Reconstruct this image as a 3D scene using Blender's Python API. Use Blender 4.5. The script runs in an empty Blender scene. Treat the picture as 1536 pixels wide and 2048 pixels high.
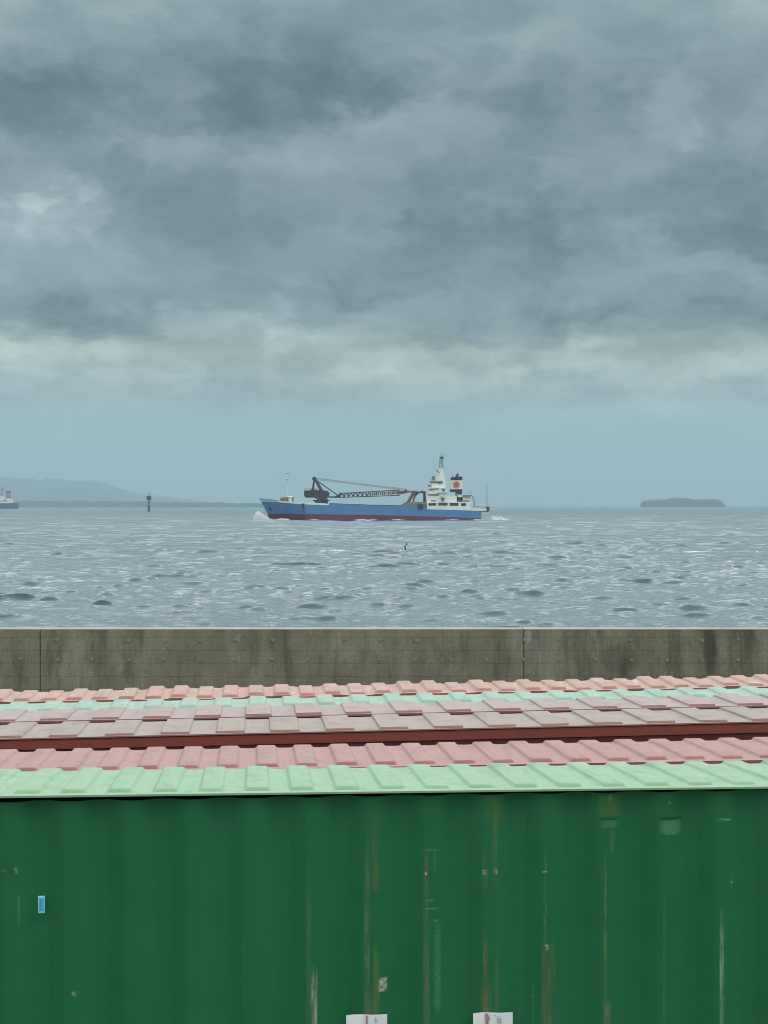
import bpy, math, random
import numpy as np
from mathutils import Vector, Matrix
R = math.radians
S = bpy.context.scene
C = S.collection
rnd = random.Random(7)
FPX = 3078.0          # focal length in photo pixels (1536 x 2048)
HY = 1011.0           # eye-level row in the photo
EYE = 4.8             # camera height above the water

# ------------------------------------------------------------------ camera
cam = bpy.data.objects.new("camera", bpy.data.cameras.new("camera"))
C.objects.link(cam)
cam.location = (0, 0, EYE)
cam.rotation_euler = (R(90) - math.atan((1024 - HY) / FPX), 0, 0)
cam.data.sensor_fit = 'VERTICAL'
cam.data.sensor_height = 36.0
cam.data.lens = FPX / 2048 * 36.0
cam.data.clip_start = 0.1
cam.data.clip_end = 40000
S.camera = cam

# ------------------------------------------------------------------ node helper
class NT:
    def __init__(s, tree):
        s.t = tree; s.t.nodes.clear()
    def node(s, typ, **kw):
        n = s.t.nodes.new(typ)
        for k, v in kw.items(): setattr(n, k, v)
        return n
    def put(s, sock, v):
        if v is None: return
        if isinstance(v, bpy.types.NodeSocket): s.t.links.new(v, sock)
        elif isinstance(v, (tuple, list)) and sock.type == 'RGBA' and len(v) == 3: sock.default_value = (*v, 1)
        else: sock.default_value = v
    def m(s, op, a, b=None, c=None, clamp=False):
        n = s.node('ShaderNodeMath', operation=op, use_clamp=clamp)
        for i, v in enumerate((a, b, c)): s.put(n.inputs[i], v)
        return n.outputs[0]
    def v(s, op, a, b=None, c=None, out=0):
        n = s.node('ShaderNodeVectorMath', operation=op)
        for i, x in enumerate((a, b, c)):
            if x is not None: s.put(n.inputs[i], x)
        return n.outputs[out]
    def noise(s, vec, scale=1, detail=4, rough=.55, dist=0, out=0, dim='3D'):
        n = s.node('ShaderNodeTexNoise', noise_dimensions=dim)
        s.put(n.inputs['Vector'], vec); s.put(n.inputs['Scale'], scale); s.put(n.inputs['Detail'], detail)
        s.put(n.inputs['Roughness'], rough); s.put(n.inputs['Distortion'], dist)
        return n.outputs[out]
    def mix(s, f, a, b, blend='MIX'):
        n = s.node('ShaderNodeMix', data_type='RGBA', blend_type=blend)
        s.put(n.inputs[0], f); s.put(n.inputs[6], a); s.put(n.inputs[7], b)
        return n.outputs[2]
    def ramp(s, f, stops, interp='LINEAR'):
        n = s.node('ShaderNodeValToRGB'); r = n.color_ramp; r.interpolation = interp
        while len(r.elements) < len(stops): r.elements.new(.5)
        for e, (p, c) in zip(r.elements, stops):
            e.position = p; e.color = (*c, 1) if len(c) == 3 else c
        s.put(n.inputs[0], f)
        return n.outputs[0]
    def mr(s, x, a, b, c=0., d=1., smooth=False):
        n = s.node('ShaderNodeMapRange', interpolation_type='SMOOTHSTEP' if smooth else 'LINEAR')
        for i, q in enumerate((x, a, b, c, d)): s.put(n.inputs[i], q)
        return n.outputs[0]
    def xyz(s, x, y, z):
        n = s.node('ShaderNodeCombineXYZ')
        for i, q in enumerate((x, y, z)): s.put(n.inputs[i], q)
        return n.outputs[0]
    def sep(s, v):
        n = s.node('ShaderNodeSeparateXYZ'); s.put(n.inputs[0], v)
        return n.outputs
    def coord(s, which='Object'):
        return s.node('ShaderNodeTexCoord').outputs[which]

# ------------------------------------------------------------------ world: overcast sky
SUN_EL, SUN_AZ = R(54), R(116)      # azimuth measured from +Y (view direction) towards +X
W = bpy.data.worlds.new("World"); S.world = W; W.use_nodes = True
t = NT(W.node_tree)
D = t.coord('Generated')
dx, dy, dz = t.sep(D)
el = t.m('MULTIPLY', t.m('ARCSINE', dz), 180 / math.pi)
az = t.m('MULTIPLY', t.m('ARCTAN2', dx, dy), 180 / math.pi)
DEG = 180 / math.pi / FPX          # degrees per photo pixel (small angles)
# clouds get flatter towards the horizon
uv = t.xyz(az, t.m('MULTIPLY', el, 1.9), 0.)
w1 = t.noise(uv, .16, 4, .56, out=1, dim='2D')
w2 = t.noise(uv, .75, 4, .6, out=1, dim='2D')
warp = t.v('ADD', t.v('SCALE', t.v('SUBTRACT', w1, (.5, .5, .5)), None), t.v('SCALE', t.v('SUBTRACT', w2, (.5, .5, .5)), None))
for l in list(t.t.nodes):
    pass
sc1, sc2 = [n for n in t.t.nodes if n.type == 'VECT_MATH' and n.operation == 'SCALE']
sc1.inputs[3].default_value = 3.2; sc2.inputs[3].default_value = 1.9
warp = t.v('MULTIPLY', warp, (1., .62, 0.))
P = t.v('ADD', t.xyz(az, el, 0.), warp)
px_, py_, _z = t.sep(P)
stops = [(0, (157, 183, 186)), (2.2, (156, 183, 186)), (3.6, (158, 184, 187)), (4.6, (173, 191, 186)), (5.8, (182, 196, 186)),
         (6.7, (158, 177, 178)), (7.8, (138, 158, 165)), (9.6, (125, 144, 153)), (11.8, (124, 142, 150)), (13.2, (131, 149, 156)),
         (15, (128, 146, 153)), (17, (138, 158, 163)), (19.5, (148, 168, 172))]
elw = t.m('ADD', t.m('MULTIPLY', el, .45), t.m('MULTIPLY', py_, .55))
base = t.ramp(t.m('DIVIDE', elw, 20.), [(e / 20, tuple(c / 255 for c in col)) for e, col in stops])
blobs = [(120, 440, 95, 62, 15), (165, 412, 34, 26, 17), (70, 440, 38, 22, 17), (120, 470, 80, 44, 8), (1345, 250, 40, 60, 8), (60, 520, 130, 70, 11), (150, 645, 160, 40, -19),
         (560, 595, 230, 28, -12), (960, 510, 270, 80, -15), (1460, 490, 160, 60, -13), (1330, 240, 85, 75, 12), (1110, 372, 50, 24, 15),
         (1020, 190, 40, 30, 5), (420, 205, 330, 50, -11), (850, 180, 220, 55, -9), (90, 240, 180, 40, -8), (80, 60, 260, 110, 13),
         (1100, 30, 260, 70, -3), (860, 265, 170, 42, 9), (450, 315, 150, 38, 10), (1085, 722, 130, 34, 13), (650, 672, 90, 24, 9), (1120, 690, 90, 22, 11),
         (740, 765, 210, 22, 10), (540, 690, 60, 24, 9), (1510, 570, 60, 30, 15), (1490, 735, 70, 38, 13), (1300, 640, 260, 26, -15),
         (850, 672, 190, 22, -12), (335, 372, 44, 26, 8), (290, 565, 70, 26, 10), (1475, 335, 70, 55, 9), (1400, 555, 150, 18, 10),
         (420, 640, 120, 26, 10), (60, 690, 150, 30, 10), (330, 800, 200, 14, 7), (100, 800, 110, 9, 6), (1200, 830, 200, 20, 4),
         (300, 470, 120, 50, -6), (700, 540, 160, 40, 4), (1250, 420, 150, 60, -7), (650, 110, 260, 40, 4), (1440, 60, 160, 70, 5)]
acc = None
fb = t.noise(t.v('ADD', t.xyz(az, t.m('MULTIPLY', el, 1.35), 0.), t.v('SCALE', warp, None)), .85, 5, .6, dim='2D')
fb.node.inputs['Vector'].links[0].from_node.inputs[1].links[0].from_node.inputs[3].default_value = .5
fb = t.m('SUBTRACT', fb, .5)
for bx, by, rx, ry, amp in blobs:
    d = t.v('MULTIPLY', t.v('SUBTRACT', P, ((bx - 768) * DEG, (HY - by) * DEG, 0.)), (1 / (rx * DEG), 1 / (ry * DEG), 0.))
    d2 = t.m('MULTIPLY_ADD', fb, 3.4 if rx < 75 else 2.6, t.v('DOT_PRODUCT', d, d, out=1))
    g = t.mr(d2, -.1, 1.7 if rx < 75 else 2.1, 1., 0., True)
    acc = t.m('MULTIPLY', g, amp * 1.15 / 255) if acc is None else t.m('MULTIPLY_ADD', g, amp * 1.15 / 255, acc)
# dark shelves of cloud with a ragged, fairly crisp lower edge
for x0, x1, y0, sl_, wd, amp in ((470, 1010, 614, -.02, 2.4, -11), (1010, 1700, 656, .0, 1.8, -12), (70, 340, 682, .05, 1.6, -12), (740, 1010, 702, -.02, 1.0, -9),
                                 (-60, 960, 268, .10, 2.6, -10), (560, 1260, 535, -.04, 3.0, -7), (1290, 1700, 538, -.02, 2.2, -9), (880, 1240, 400, .0, 1.5, -5)):
    xa, xb = (x0 - 768) * DEG, (x1 - 768) * DEG
    edge = t.m('MULTIPLY_ADD', px_, sl_, (HY - y0) * DEG - sl_ * (xa + xb) / 2)
    q = t.m('MULTIPLY_ADD', fb, 2.2, t.m('SUBTRACT', py_, edge))
    win = t.mr(t.m('ABSOLUTE', t.m('SUBTRACT', px_, (xa + xb) / 2)), (xb - xa) * .34, (xb - xa) * .56, 1., 0., True)
    k = t.m('MULTIPLY', t.mr(q, -.06, .34, 0., 1., True), t.mr(q, .3, wd, 1., 0., True))
    acc = t.m('MULTIPLY_ADD', t.m('MULTIPLY', k, win), amp / 255, acc)
f1 = t.noise(t.v('ADD', t.xyz(az, t.m('MULTIPLY', el, 1.5), 0.), t.v('MULTIPLY', warp, (1.2, 1.2, 0.))), .3, 5, .5, dim='2D')
fade = t.mr(el, 1.5, 5.5, .0, 1., True)
vo = t.node('ShaderNodeTexVoronoi', feature='SMOOTH_F1', voronoi_dimensions='2D')
t.put(vo.inputs['Vector'], t.v('ADD', t.xyz(az, t.m('MULTIPLY', el, 1.5), 3.), t.v('MULTIPLY', warp, (1.1, 1.1, 0.))))
vo.inputs['Scale'].default_value = .17; vo.inputs['Detail'].default_value = 3.; vo.inputs['Roughness'].default_value = .45; vo.inputs['Smoothness'].default_value = .35
acc = t.m('ADD', acc, t.m('MULTIPLY', t.m('MULTIPLY', t.m('SUBTRACT', .56, vo.outputs['Distance']), .15), fade))
v2 = t.node('ShaderNodeTexVoronoi', feature='SMOOTH_F1', voronoi_dimensions='2D')
t.put(v2.inputs['Vector'], t.v('ADD', t.xyz(az, t.m('MULTIPLY', el, 2.8), 9.), t.v('MULTIPLY', warp, (1., 1.2, 0.))))
v2.inputs['Scale'].default_value = .36; v2.inputs['Detail'].default_value = 3.; v2.inputs['Smoothness'].default_value = .3
band = t.m('MULTIPLY', t.mr(el, 3.2, 4.4, 0., 1., True), t.mr(el, 6.4, 8.2, 1., .25, True))
acc = t.m('ADD', acc, t.m('MULTIPLY', t.m('MULTIPLY', t.m('SUBTRACT', .5, v2.outputs['Distance']), .13), band))
acc = t.m('ADD', acc, t.m('MULTIPLY', t.m('MULTIPLY', t.m('SUBTRACT', f1, .5), .16), fade))
acc = t.m('MULTIPLY', acc, t.mr(el, 18.6, 23., 1., 0., True))
tint = t.v('SCALE', (1.05, 1.0, .92), None)
t.put(tint.node.inputs[3], acc)
disp = t.v('MAXIMUM', t.v('ADD', base, tint), (.02, .02, .02))
gam = t.node('ShaderNodeGamma'); t.put(gam.inputs[0], disp); gam.inputs[1].default_value = 2.2
# the cloud deck is brighter overhead, raised out of view to light the scene
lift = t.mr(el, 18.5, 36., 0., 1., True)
back = t.mr(dy, .3, -.5, 0., 1., True)  # extra brightness added to the unseen sky behind, lights camera-facing walls
front = t.m('MULTIPLY', t.mr(dy, .25, .65, 0., 1., True), t.m('MULTIPLY', t.mr(el, 19., 29., 0., 1., True), t.mr(el, 20.5, 37., 1., .2, False)))   # unseen bright band above the view, added to brighten the waves
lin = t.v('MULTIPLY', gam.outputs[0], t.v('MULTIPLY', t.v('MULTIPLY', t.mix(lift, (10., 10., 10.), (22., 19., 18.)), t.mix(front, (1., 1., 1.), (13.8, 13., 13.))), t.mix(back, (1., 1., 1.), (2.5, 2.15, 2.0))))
sky = t.node('ShaderNodeTexSky', sky_type='NISHITA')
sky.sun_disc = False; sky.sun_elevation = SUN_EL; sky.sun_rotation = SUN_AZ
sky.air_density = 1.6; sky.dust_density = 2.5
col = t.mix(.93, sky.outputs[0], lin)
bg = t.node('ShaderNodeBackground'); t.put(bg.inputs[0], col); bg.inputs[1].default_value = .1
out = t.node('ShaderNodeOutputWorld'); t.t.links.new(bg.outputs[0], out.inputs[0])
W.cycles.sampling_method = 'MANUAL'; W.cycles.sample_map_resolution = 1024

# ------------------------------------------------------------------ sun behind cloud
sun = bpy.data.objects.new("sun", bpy.data.lights.new("sun", 'SUN')); C.objects.link(sun)
sun.data.energy = 1.25; sun.data.angle = R(38); sun.data.color = (1, .97, .91)
sd = Vector((math.sin(SUN_AZ) * math.cos(SUN_EL), math.cos(SUN_AZ) * math.cos(SUN_EL), math.sin(SUN_EL)))
sun.rotation_euler = sd.to_track_quat('Z', 'Y').to_euler()

S.view_settings.view_transform = 'Standard'; S.view_settings.look = 'None'
S.view_settings.exposure = 0; S.view_settings.gamma = 1
S.render.engine = 'CYCLES'
S.cycles.use_denoising = True
S.cycles.filter_width = 1.0
S.cycles.max_bounces = 6; S.cycles.diffuse_bounces = 3; S.cycles.glossy_bounces = 3
S.cycles.caustics_reflective = False; S.cycles.caustics_refractive = False

# ------------------------------------------------------------------ materials
def material(name):
    m = bpy.data.materials.new(name); m.use_nodes = True
    return m, NT(m.node_tree)
def finish(m, t, color, rough=.6, bump=None, bdist=.01, metal=0., spec=.4, ior=1.5, bstr=1.):
    b = t.node('ShaderNodeBsdfPrincipled')
    t.put(b.inputs['Base Color'], color); t.put(b.inputs['Roughness'], rough)
    b.inputs['Metallic'].default_value = metal; t.put(b.inputs['Specular IOR Level'], spec); b.inputs['IOR'].default_value = ior
    if bump is not None:
        bn = t.node('ShaderNodeBump'); t.put(bn.inputs['Height'], bump); bn.inputs['Distance'].default_value = bdist
        bn.inputs['Strength'].default_value = bstr
        t.t.links.new(bn.outputs[0], b.inputs['Normal'])
    o = t.node('ShaderNodeOutputMaterial'); t.t.links.new(b.outputs[0], o.inputs[0])
    return m
def paint(name, col, col2=None, scale=1., amt=.5, rough=.55, spots=None, spot_thr=.68, spot_scale=6., bump=.002, streak=0.):
    """worn paint: broad fading, patches where another colour shows, fine grain"""
    m, t = material(name)
    p = t.coord()
    n1 = t.noise(p, scale, 5, .6)
    c = t.mix(t.mr(n1, .35, .68, 0., amt), col, col2 or tuple(x * .75 for x in col))
    if streak:
        n3 = t.noise(t.v('MULTIPLY', p, (1., 1., .06)), scale * 6, 4, .6)
        c = t.mix(t.mr(n3, .52, .72, 0., streak), c, tuple(x * .45 for x in col))
    if spots:
        n2 = t.noise(p, spot_scale, 6, .65, .6)
        c = t.mix(t.mr(n2, spot_thr, spot_thr + .06), c, spots)
    n4 = t.noise(p, scale * 40, 3, .6)
    c = t.mix(t.mr(n4, .3, .7, 0., .16), c, tuple(x * .6 for x in col))
    return finish(m, t, c, t.mr(n1, .3, .7, rough - .08, rough + .1), n4, bump)

M = {}
M['ship_blue'] = paint('ship_blue_paint', (.085, .235, .48), (.068, .19, .41), .16, .6, .5, streak=.12, bump=.01)
M['ship_red'] = paint('ship_antifouling', (.15, .035, .062), (.115, .032, .058), .2, .7, .7, spots=(.14, .07, .09), bump=.01)
M['ship_white'] = paint('ship_white_paint', (.80, .83, .80), (.68, .71, .67), .3, .7, .5, spots=(.42, .36, .28), spot_thr=.7, spot_scale=.8, bump=.005)
M['ship_cream'] = paint('ship_cream_paint', (.70, .70, .58), (.6, .6, .5), .3, .6, .5, bump=.005)
M['ship_grey'] = paint('ship_grey_paint', (.20, .22, .21), (.14, .16, .16), .4, .7, .6, bump=.005)
M['ship_lilac'] = paint('bow_bulwark_paint', (.34, .37, .45), (.27, .3, .38), .4, .7, .6, bump=.005)
M['ship_dark'] = paint('ship_dark_steel', (.028, .04, .05), (.02, .03, .04), .5, .6, .5, bump=.005)
M['ship_navy'] = paint('funnel_navy_paint', (.012, .022, .045), (.01, .016, .03), .4, .6, .5, bump=.005)
M['crane'] = paint('crane_maroon_paint', (.055, .036, .054), (.034, .03, .044), .5, .9, .6, spots=(.13, .11, .12), spot_thr=.66, spot_scale=1.2, bump=.01)
M['crane_dark'] = paint('crane_dark_steel', (.03, .033, .048), (.045, .035, .045), .6, .7, .55, bump=.005)
M['cable'] = paint('wire_rope', (.20, .24, .26), None, .5, .4, .6)
M['rest_red'] = paint('boom_rest_paint', (.17, .08, .085), (.12, .07, .07), .6, .8, .6, bump=.005)
M['tan'] = paint('deck_machinery_paint', (.26, .24, .15), (.17, .16, .11), .7, .9, .6, bump=.01)
M['emblem'] = paint('emblem_red_paint', (.44, .13, .12), (.38, .12, .12), .6, .6, .5)
M['window'] = finish(*material('dark_window_glass'), (.02, .028, .032), .15)
M['opening'] = paint('shaded_opening', (.05, .055, .06), None, .7, .5, .8)
M['deck_green'] = paint('deck_paint', (.12, .15, .14), None, .4, .6, .8)
M['navy_hull'] = paint('dark_blue_hull_paint', (.012, .05, .13), None, .1, .5, .5)
M['salmon'] = paint('pale_red_funnel_paint', (.34, .17, .15), None, .2, .5, .5)
M['beacon'] = paint('beacon_dark_paint', (.035, .05, .055), (.05, .06, .06), .8, .6, .6)
M['buoy'] = paint('buoy_black_paint', (.012, .03, .034), None, 3., .5, .6)
M['steel_grey'] = paint('galvanised_steel', (.32, .34, .34), None, .6, .5, .5)
M['tag_blue'] = paint('sticker_blue', (.06, .5, .85), (.05, .44, .78), 30., .5, .45)
M['tag_pale'] = paint('sticker_border', (.4, .8, .9), None, 30., .4, .45)
M['tag_ink'] = paint('sticker_ink', (.02, .18, .36), None, 30., .4, .5)
M['paper'] = paint('white_notice_sheet', (.76, .80, .84), (.70, .74, .79), 9., .6, .6, spots=(.5, .42, .44), spot_thr=.7, spot_scale=14.)
M['ink_grey'] = paint('faded_marker', (.36, .37, .40), None, 20., .4, .6)
M['ink_pink'] = paint('faded_red_stain', (.36, .25, .29), None, 20., .4, .6)

def ground_mat():
    m, t = material('concrete_yard'); p = t.coord()
    n = t.noise(p, .4, 6, .6); n2 = t.noise(p, 20, 4, .6)
    c = t.mix(t.mr(n, .35, .65), (.16, .155, .14), (.10, .10, .09)); c = t.mix(t.mr(n2, .3, .7, 0., .3), c, (.06, .06, .055))
    return finish(m, t, c, .85, n2, .004)
M['ground'] = ground_mat()

def seawall_mat():
    m, t = material('weathered_concrete'); p = t.coord()
    x, y, z = t.sep(p)
    big = t.noise(p, .55, 5, .6)
    c = t.mix(t.mr(big, .32, .68), (.25, .243, .18), (.150, .147, .106))
    # formwork sheets: slightly different tone per board, thin joints
    br = t.node('ShaderNodeTexBrick'); br.offset = .37; br.squash = 1.
    t.put(br.inputs['Vector'], t.xyz(x, z, 0.)); br.inputs['Scale'].default_value = 1.
    br.inputs['Brick Width'].default_value = .93; br.inputs['Row Height'].default_value = .217; br.inputs['Mortar Size'].default_value = .006
    br.inputs['Color1'].default_value = (.9, .9, .9, 1); br.inputs['Color2'].default_value = (1.12, 1.12, 1.1, 1); br.inputs['Mortar'].default_value = (.78, .78, .78, 1)
    br.inputs['Bias'].default_value = 0.
    wob = t.noise(p, 2.2, 4, .6)
    bc = t.mix(t.mr(wob, .4, .6, .15, .75), (1, 1, 1), br.outputs[0])
    c = t.mix(1., c, bc, 'MULTIPLY')
    st = t.noise(t.v('MULTIPLY', p, (1., 1., .16)), 3.4, 6, .66)      # run-down stains
    c = t.mix(t.mr(st, .5, .66, 0., .75), c, (.075, .075, .053))
    pale = t.noise(t.v('MULTIPLY', t.v('ADD', p, (31., 0, 4.)), (1., 1., .35)), 2.1, 6, .66)
    c = t.mix(t.mr(pale, .48, .64, 0., .75), c, (.32, .31, .245))
    bot = t.m('MULTIPLY', t.mr(x, 2.0, 3.6, 0., 1., True), t.mr(st, .4, .62, 0., .55))   # blacker right-hand end
    c = t.mix(bot, c, (.05, .05, .038))
    for px, py, rx, rz, colr, a in ((1056, 1272, 8, 13, (.42, .46, .43), .9), (1060, 1300, 16, 60, (.22, .225, .2), .55), (478, 1276, 4, 9, (.3, .3, .25), .7),
                                    (476, 1318, 4, 12, (.3, .3, .25), .6), (730, 1350, 3, 26, (.26, .25, .2), .6), (60, 1285, 14, 18, (.24, .235, .19), .6),
                                    (338, 1285, 10, 12, (.26, .25, .2), .5), (1532, 1310, 4, 50, (.26, .26, .22), .7), (1100, 1312, 14, 9, (.24, .235, .2), .5),
                                    (1420, 1300, 12, 60, (.03, .032, .024), .6), (1240, 1320, 40, 30, (.05, .05, .036), .4)):
        d = t.v('MULTIPLY', t.v('SUBTRACT', t.v('ADD', p, t.v('SCALE', t.v('SUBTRACT', t.noise(p, 5., 4, .6, out=1), (.5, .5, .5)), None)),
                ((px - 768) * 25.6 / FPX, 0., EYE - (py - HY) * 25.6 / FPX)), (FPX / 25.6 / rx, 0., FPX / 25.6 / rz))
        for n_ in t.t.nodes:
            if n_.type == 'VECT_MATH' and n_.operation == 'SCALE': n_.inputs[3].default_value = .16
        d2 = t.v('DOT_PRODUCT', d, d, out=1)
        c = t.mix(t.m('MULTIPLY', t.mr(d2, .4, 1.4, 1., 0., True), a), c, colr)
    fine = t.noise(p, 26, 5, .65)
    c = t.mix(t.mr(fine, .3, .7, 0., .45), c, (.07, .07, .05))
    blot = t.noise(p, 3.1, 6, .7, .5)
    c = t.mix(t.mr(blot, .52, .68, 0., .45), c, (.09, .088, .062))
    h = t.m('ADD', t.m('MULTIPLY', fine, .5), t.m('MULTIPLY', br.outputs[1], -.5))
    return finish(m, t, c, .9, h, .01)
M['seawall'] = seawall_mat()
M['coping'] = paint('pale_concrete_top', (.33, .33, .29), (.25, .25, .21), 1.5, .8, .85)
M['tie'] = paint('form_tie_plug', (.25, .245, .19), (.17, .167, .125), 8., .8, .9)

def tile_mat(name, col, faded, patch, fade_amt=.5, patch_thr=.66, scale=2.5):
    m, t = material(name); p = t.coord()
    n = t.noise(p, scale, 6, .62)
    c = t.mix(t.mr(n, .36, .66, 0., fade_amt), col, faded)
    n2 = t.noise(t.v('MULTIPLY', p, (1., .45, 1.)), scale * 3.2, 6, .68, .8)
    c = t.mix(t.mr(n2, patch_thr, patch_thr + .1, 0., .75), c, patch)
    n3 = t.noise(p, 42, 5, .7)
    c = t.mix(t.mr(n3, .34, .7, 0., .24), c, tuple(x * .55 for x in col))
    n5 = t.noise(p, 6.5, 5, .6)
    c = t.mix(t.mr(n5, .5, .7, 0., .5), c, tuple(x * .62 for x in faded))
    n6 = t.noise(t.v('MULTIPLY', p, (1., .12, 1.)), 17., 4, .6)      # run-off streaks down the slope
    c = t.mix(t.mr(n6, .52, .72, 0., .38), c, tuple(x * .55 for x in faded))
    return finish(m, t, c, t.mr(n, .3, .7, .6, .8), n3, .0022)
T = {}
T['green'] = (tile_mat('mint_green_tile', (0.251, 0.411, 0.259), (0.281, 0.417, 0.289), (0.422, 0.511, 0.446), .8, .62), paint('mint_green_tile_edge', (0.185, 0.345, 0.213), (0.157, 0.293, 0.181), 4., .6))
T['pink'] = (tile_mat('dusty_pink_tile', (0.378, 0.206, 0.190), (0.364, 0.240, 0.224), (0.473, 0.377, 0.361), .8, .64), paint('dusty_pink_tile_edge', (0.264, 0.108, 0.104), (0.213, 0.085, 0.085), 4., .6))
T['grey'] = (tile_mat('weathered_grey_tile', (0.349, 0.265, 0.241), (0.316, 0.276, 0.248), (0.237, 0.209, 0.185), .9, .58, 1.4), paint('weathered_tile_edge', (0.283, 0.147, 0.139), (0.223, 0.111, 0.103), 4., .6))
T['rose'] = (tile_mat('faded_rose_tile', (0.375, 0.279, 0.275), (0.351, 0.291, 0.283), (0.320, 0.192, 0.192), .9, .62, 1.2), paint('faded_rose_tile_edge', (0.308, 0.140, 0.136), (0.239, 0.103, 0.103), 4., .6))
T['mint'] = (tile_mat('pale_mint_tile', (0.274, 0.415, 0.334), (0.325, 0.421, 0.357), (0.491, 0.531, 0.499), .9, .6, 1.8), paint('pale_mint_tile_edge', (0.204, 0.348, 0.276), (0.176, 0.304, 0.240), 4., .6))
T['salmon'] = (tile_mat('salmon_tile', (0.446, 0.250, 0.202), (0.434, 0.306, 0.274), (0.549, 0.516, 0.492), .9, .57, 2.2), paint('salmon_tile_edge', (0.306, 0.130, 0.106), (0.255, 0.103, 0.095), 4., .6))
M['fascia'] = paint('oxide_red_fascia', (.25, .058, .042), (.19, .05, .04), 1.6, .8, .5, spots=(.16, .09, .07), spot_thr=.7, spot_scale=5.)
M['fascia_shade'] = paint('oxide_red_soffit_shade', (.11, .026, .024), (.06, .016, .016), 2., .7, .6)  # fascia red darkened, the recess shade below the fascia put into the colour
M['shed_wall'] = paint('shed_wall_sheet', (.22, .21, .20), (.16, .15, .14), 1., .7, .7)
M['eave_trim'] = paint('pale_eave_trim', (.62, .70, .64), (.45, .56, .47), 3., .9, .6, spots=(.2, .19, .15), spot_thr=.62, spot_scale=5.)
M['eave_dark'] = paint('rusty_eave_underside', (.09, .085, .06), (.05, .06, .045), 4., .8, .8)

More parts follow.
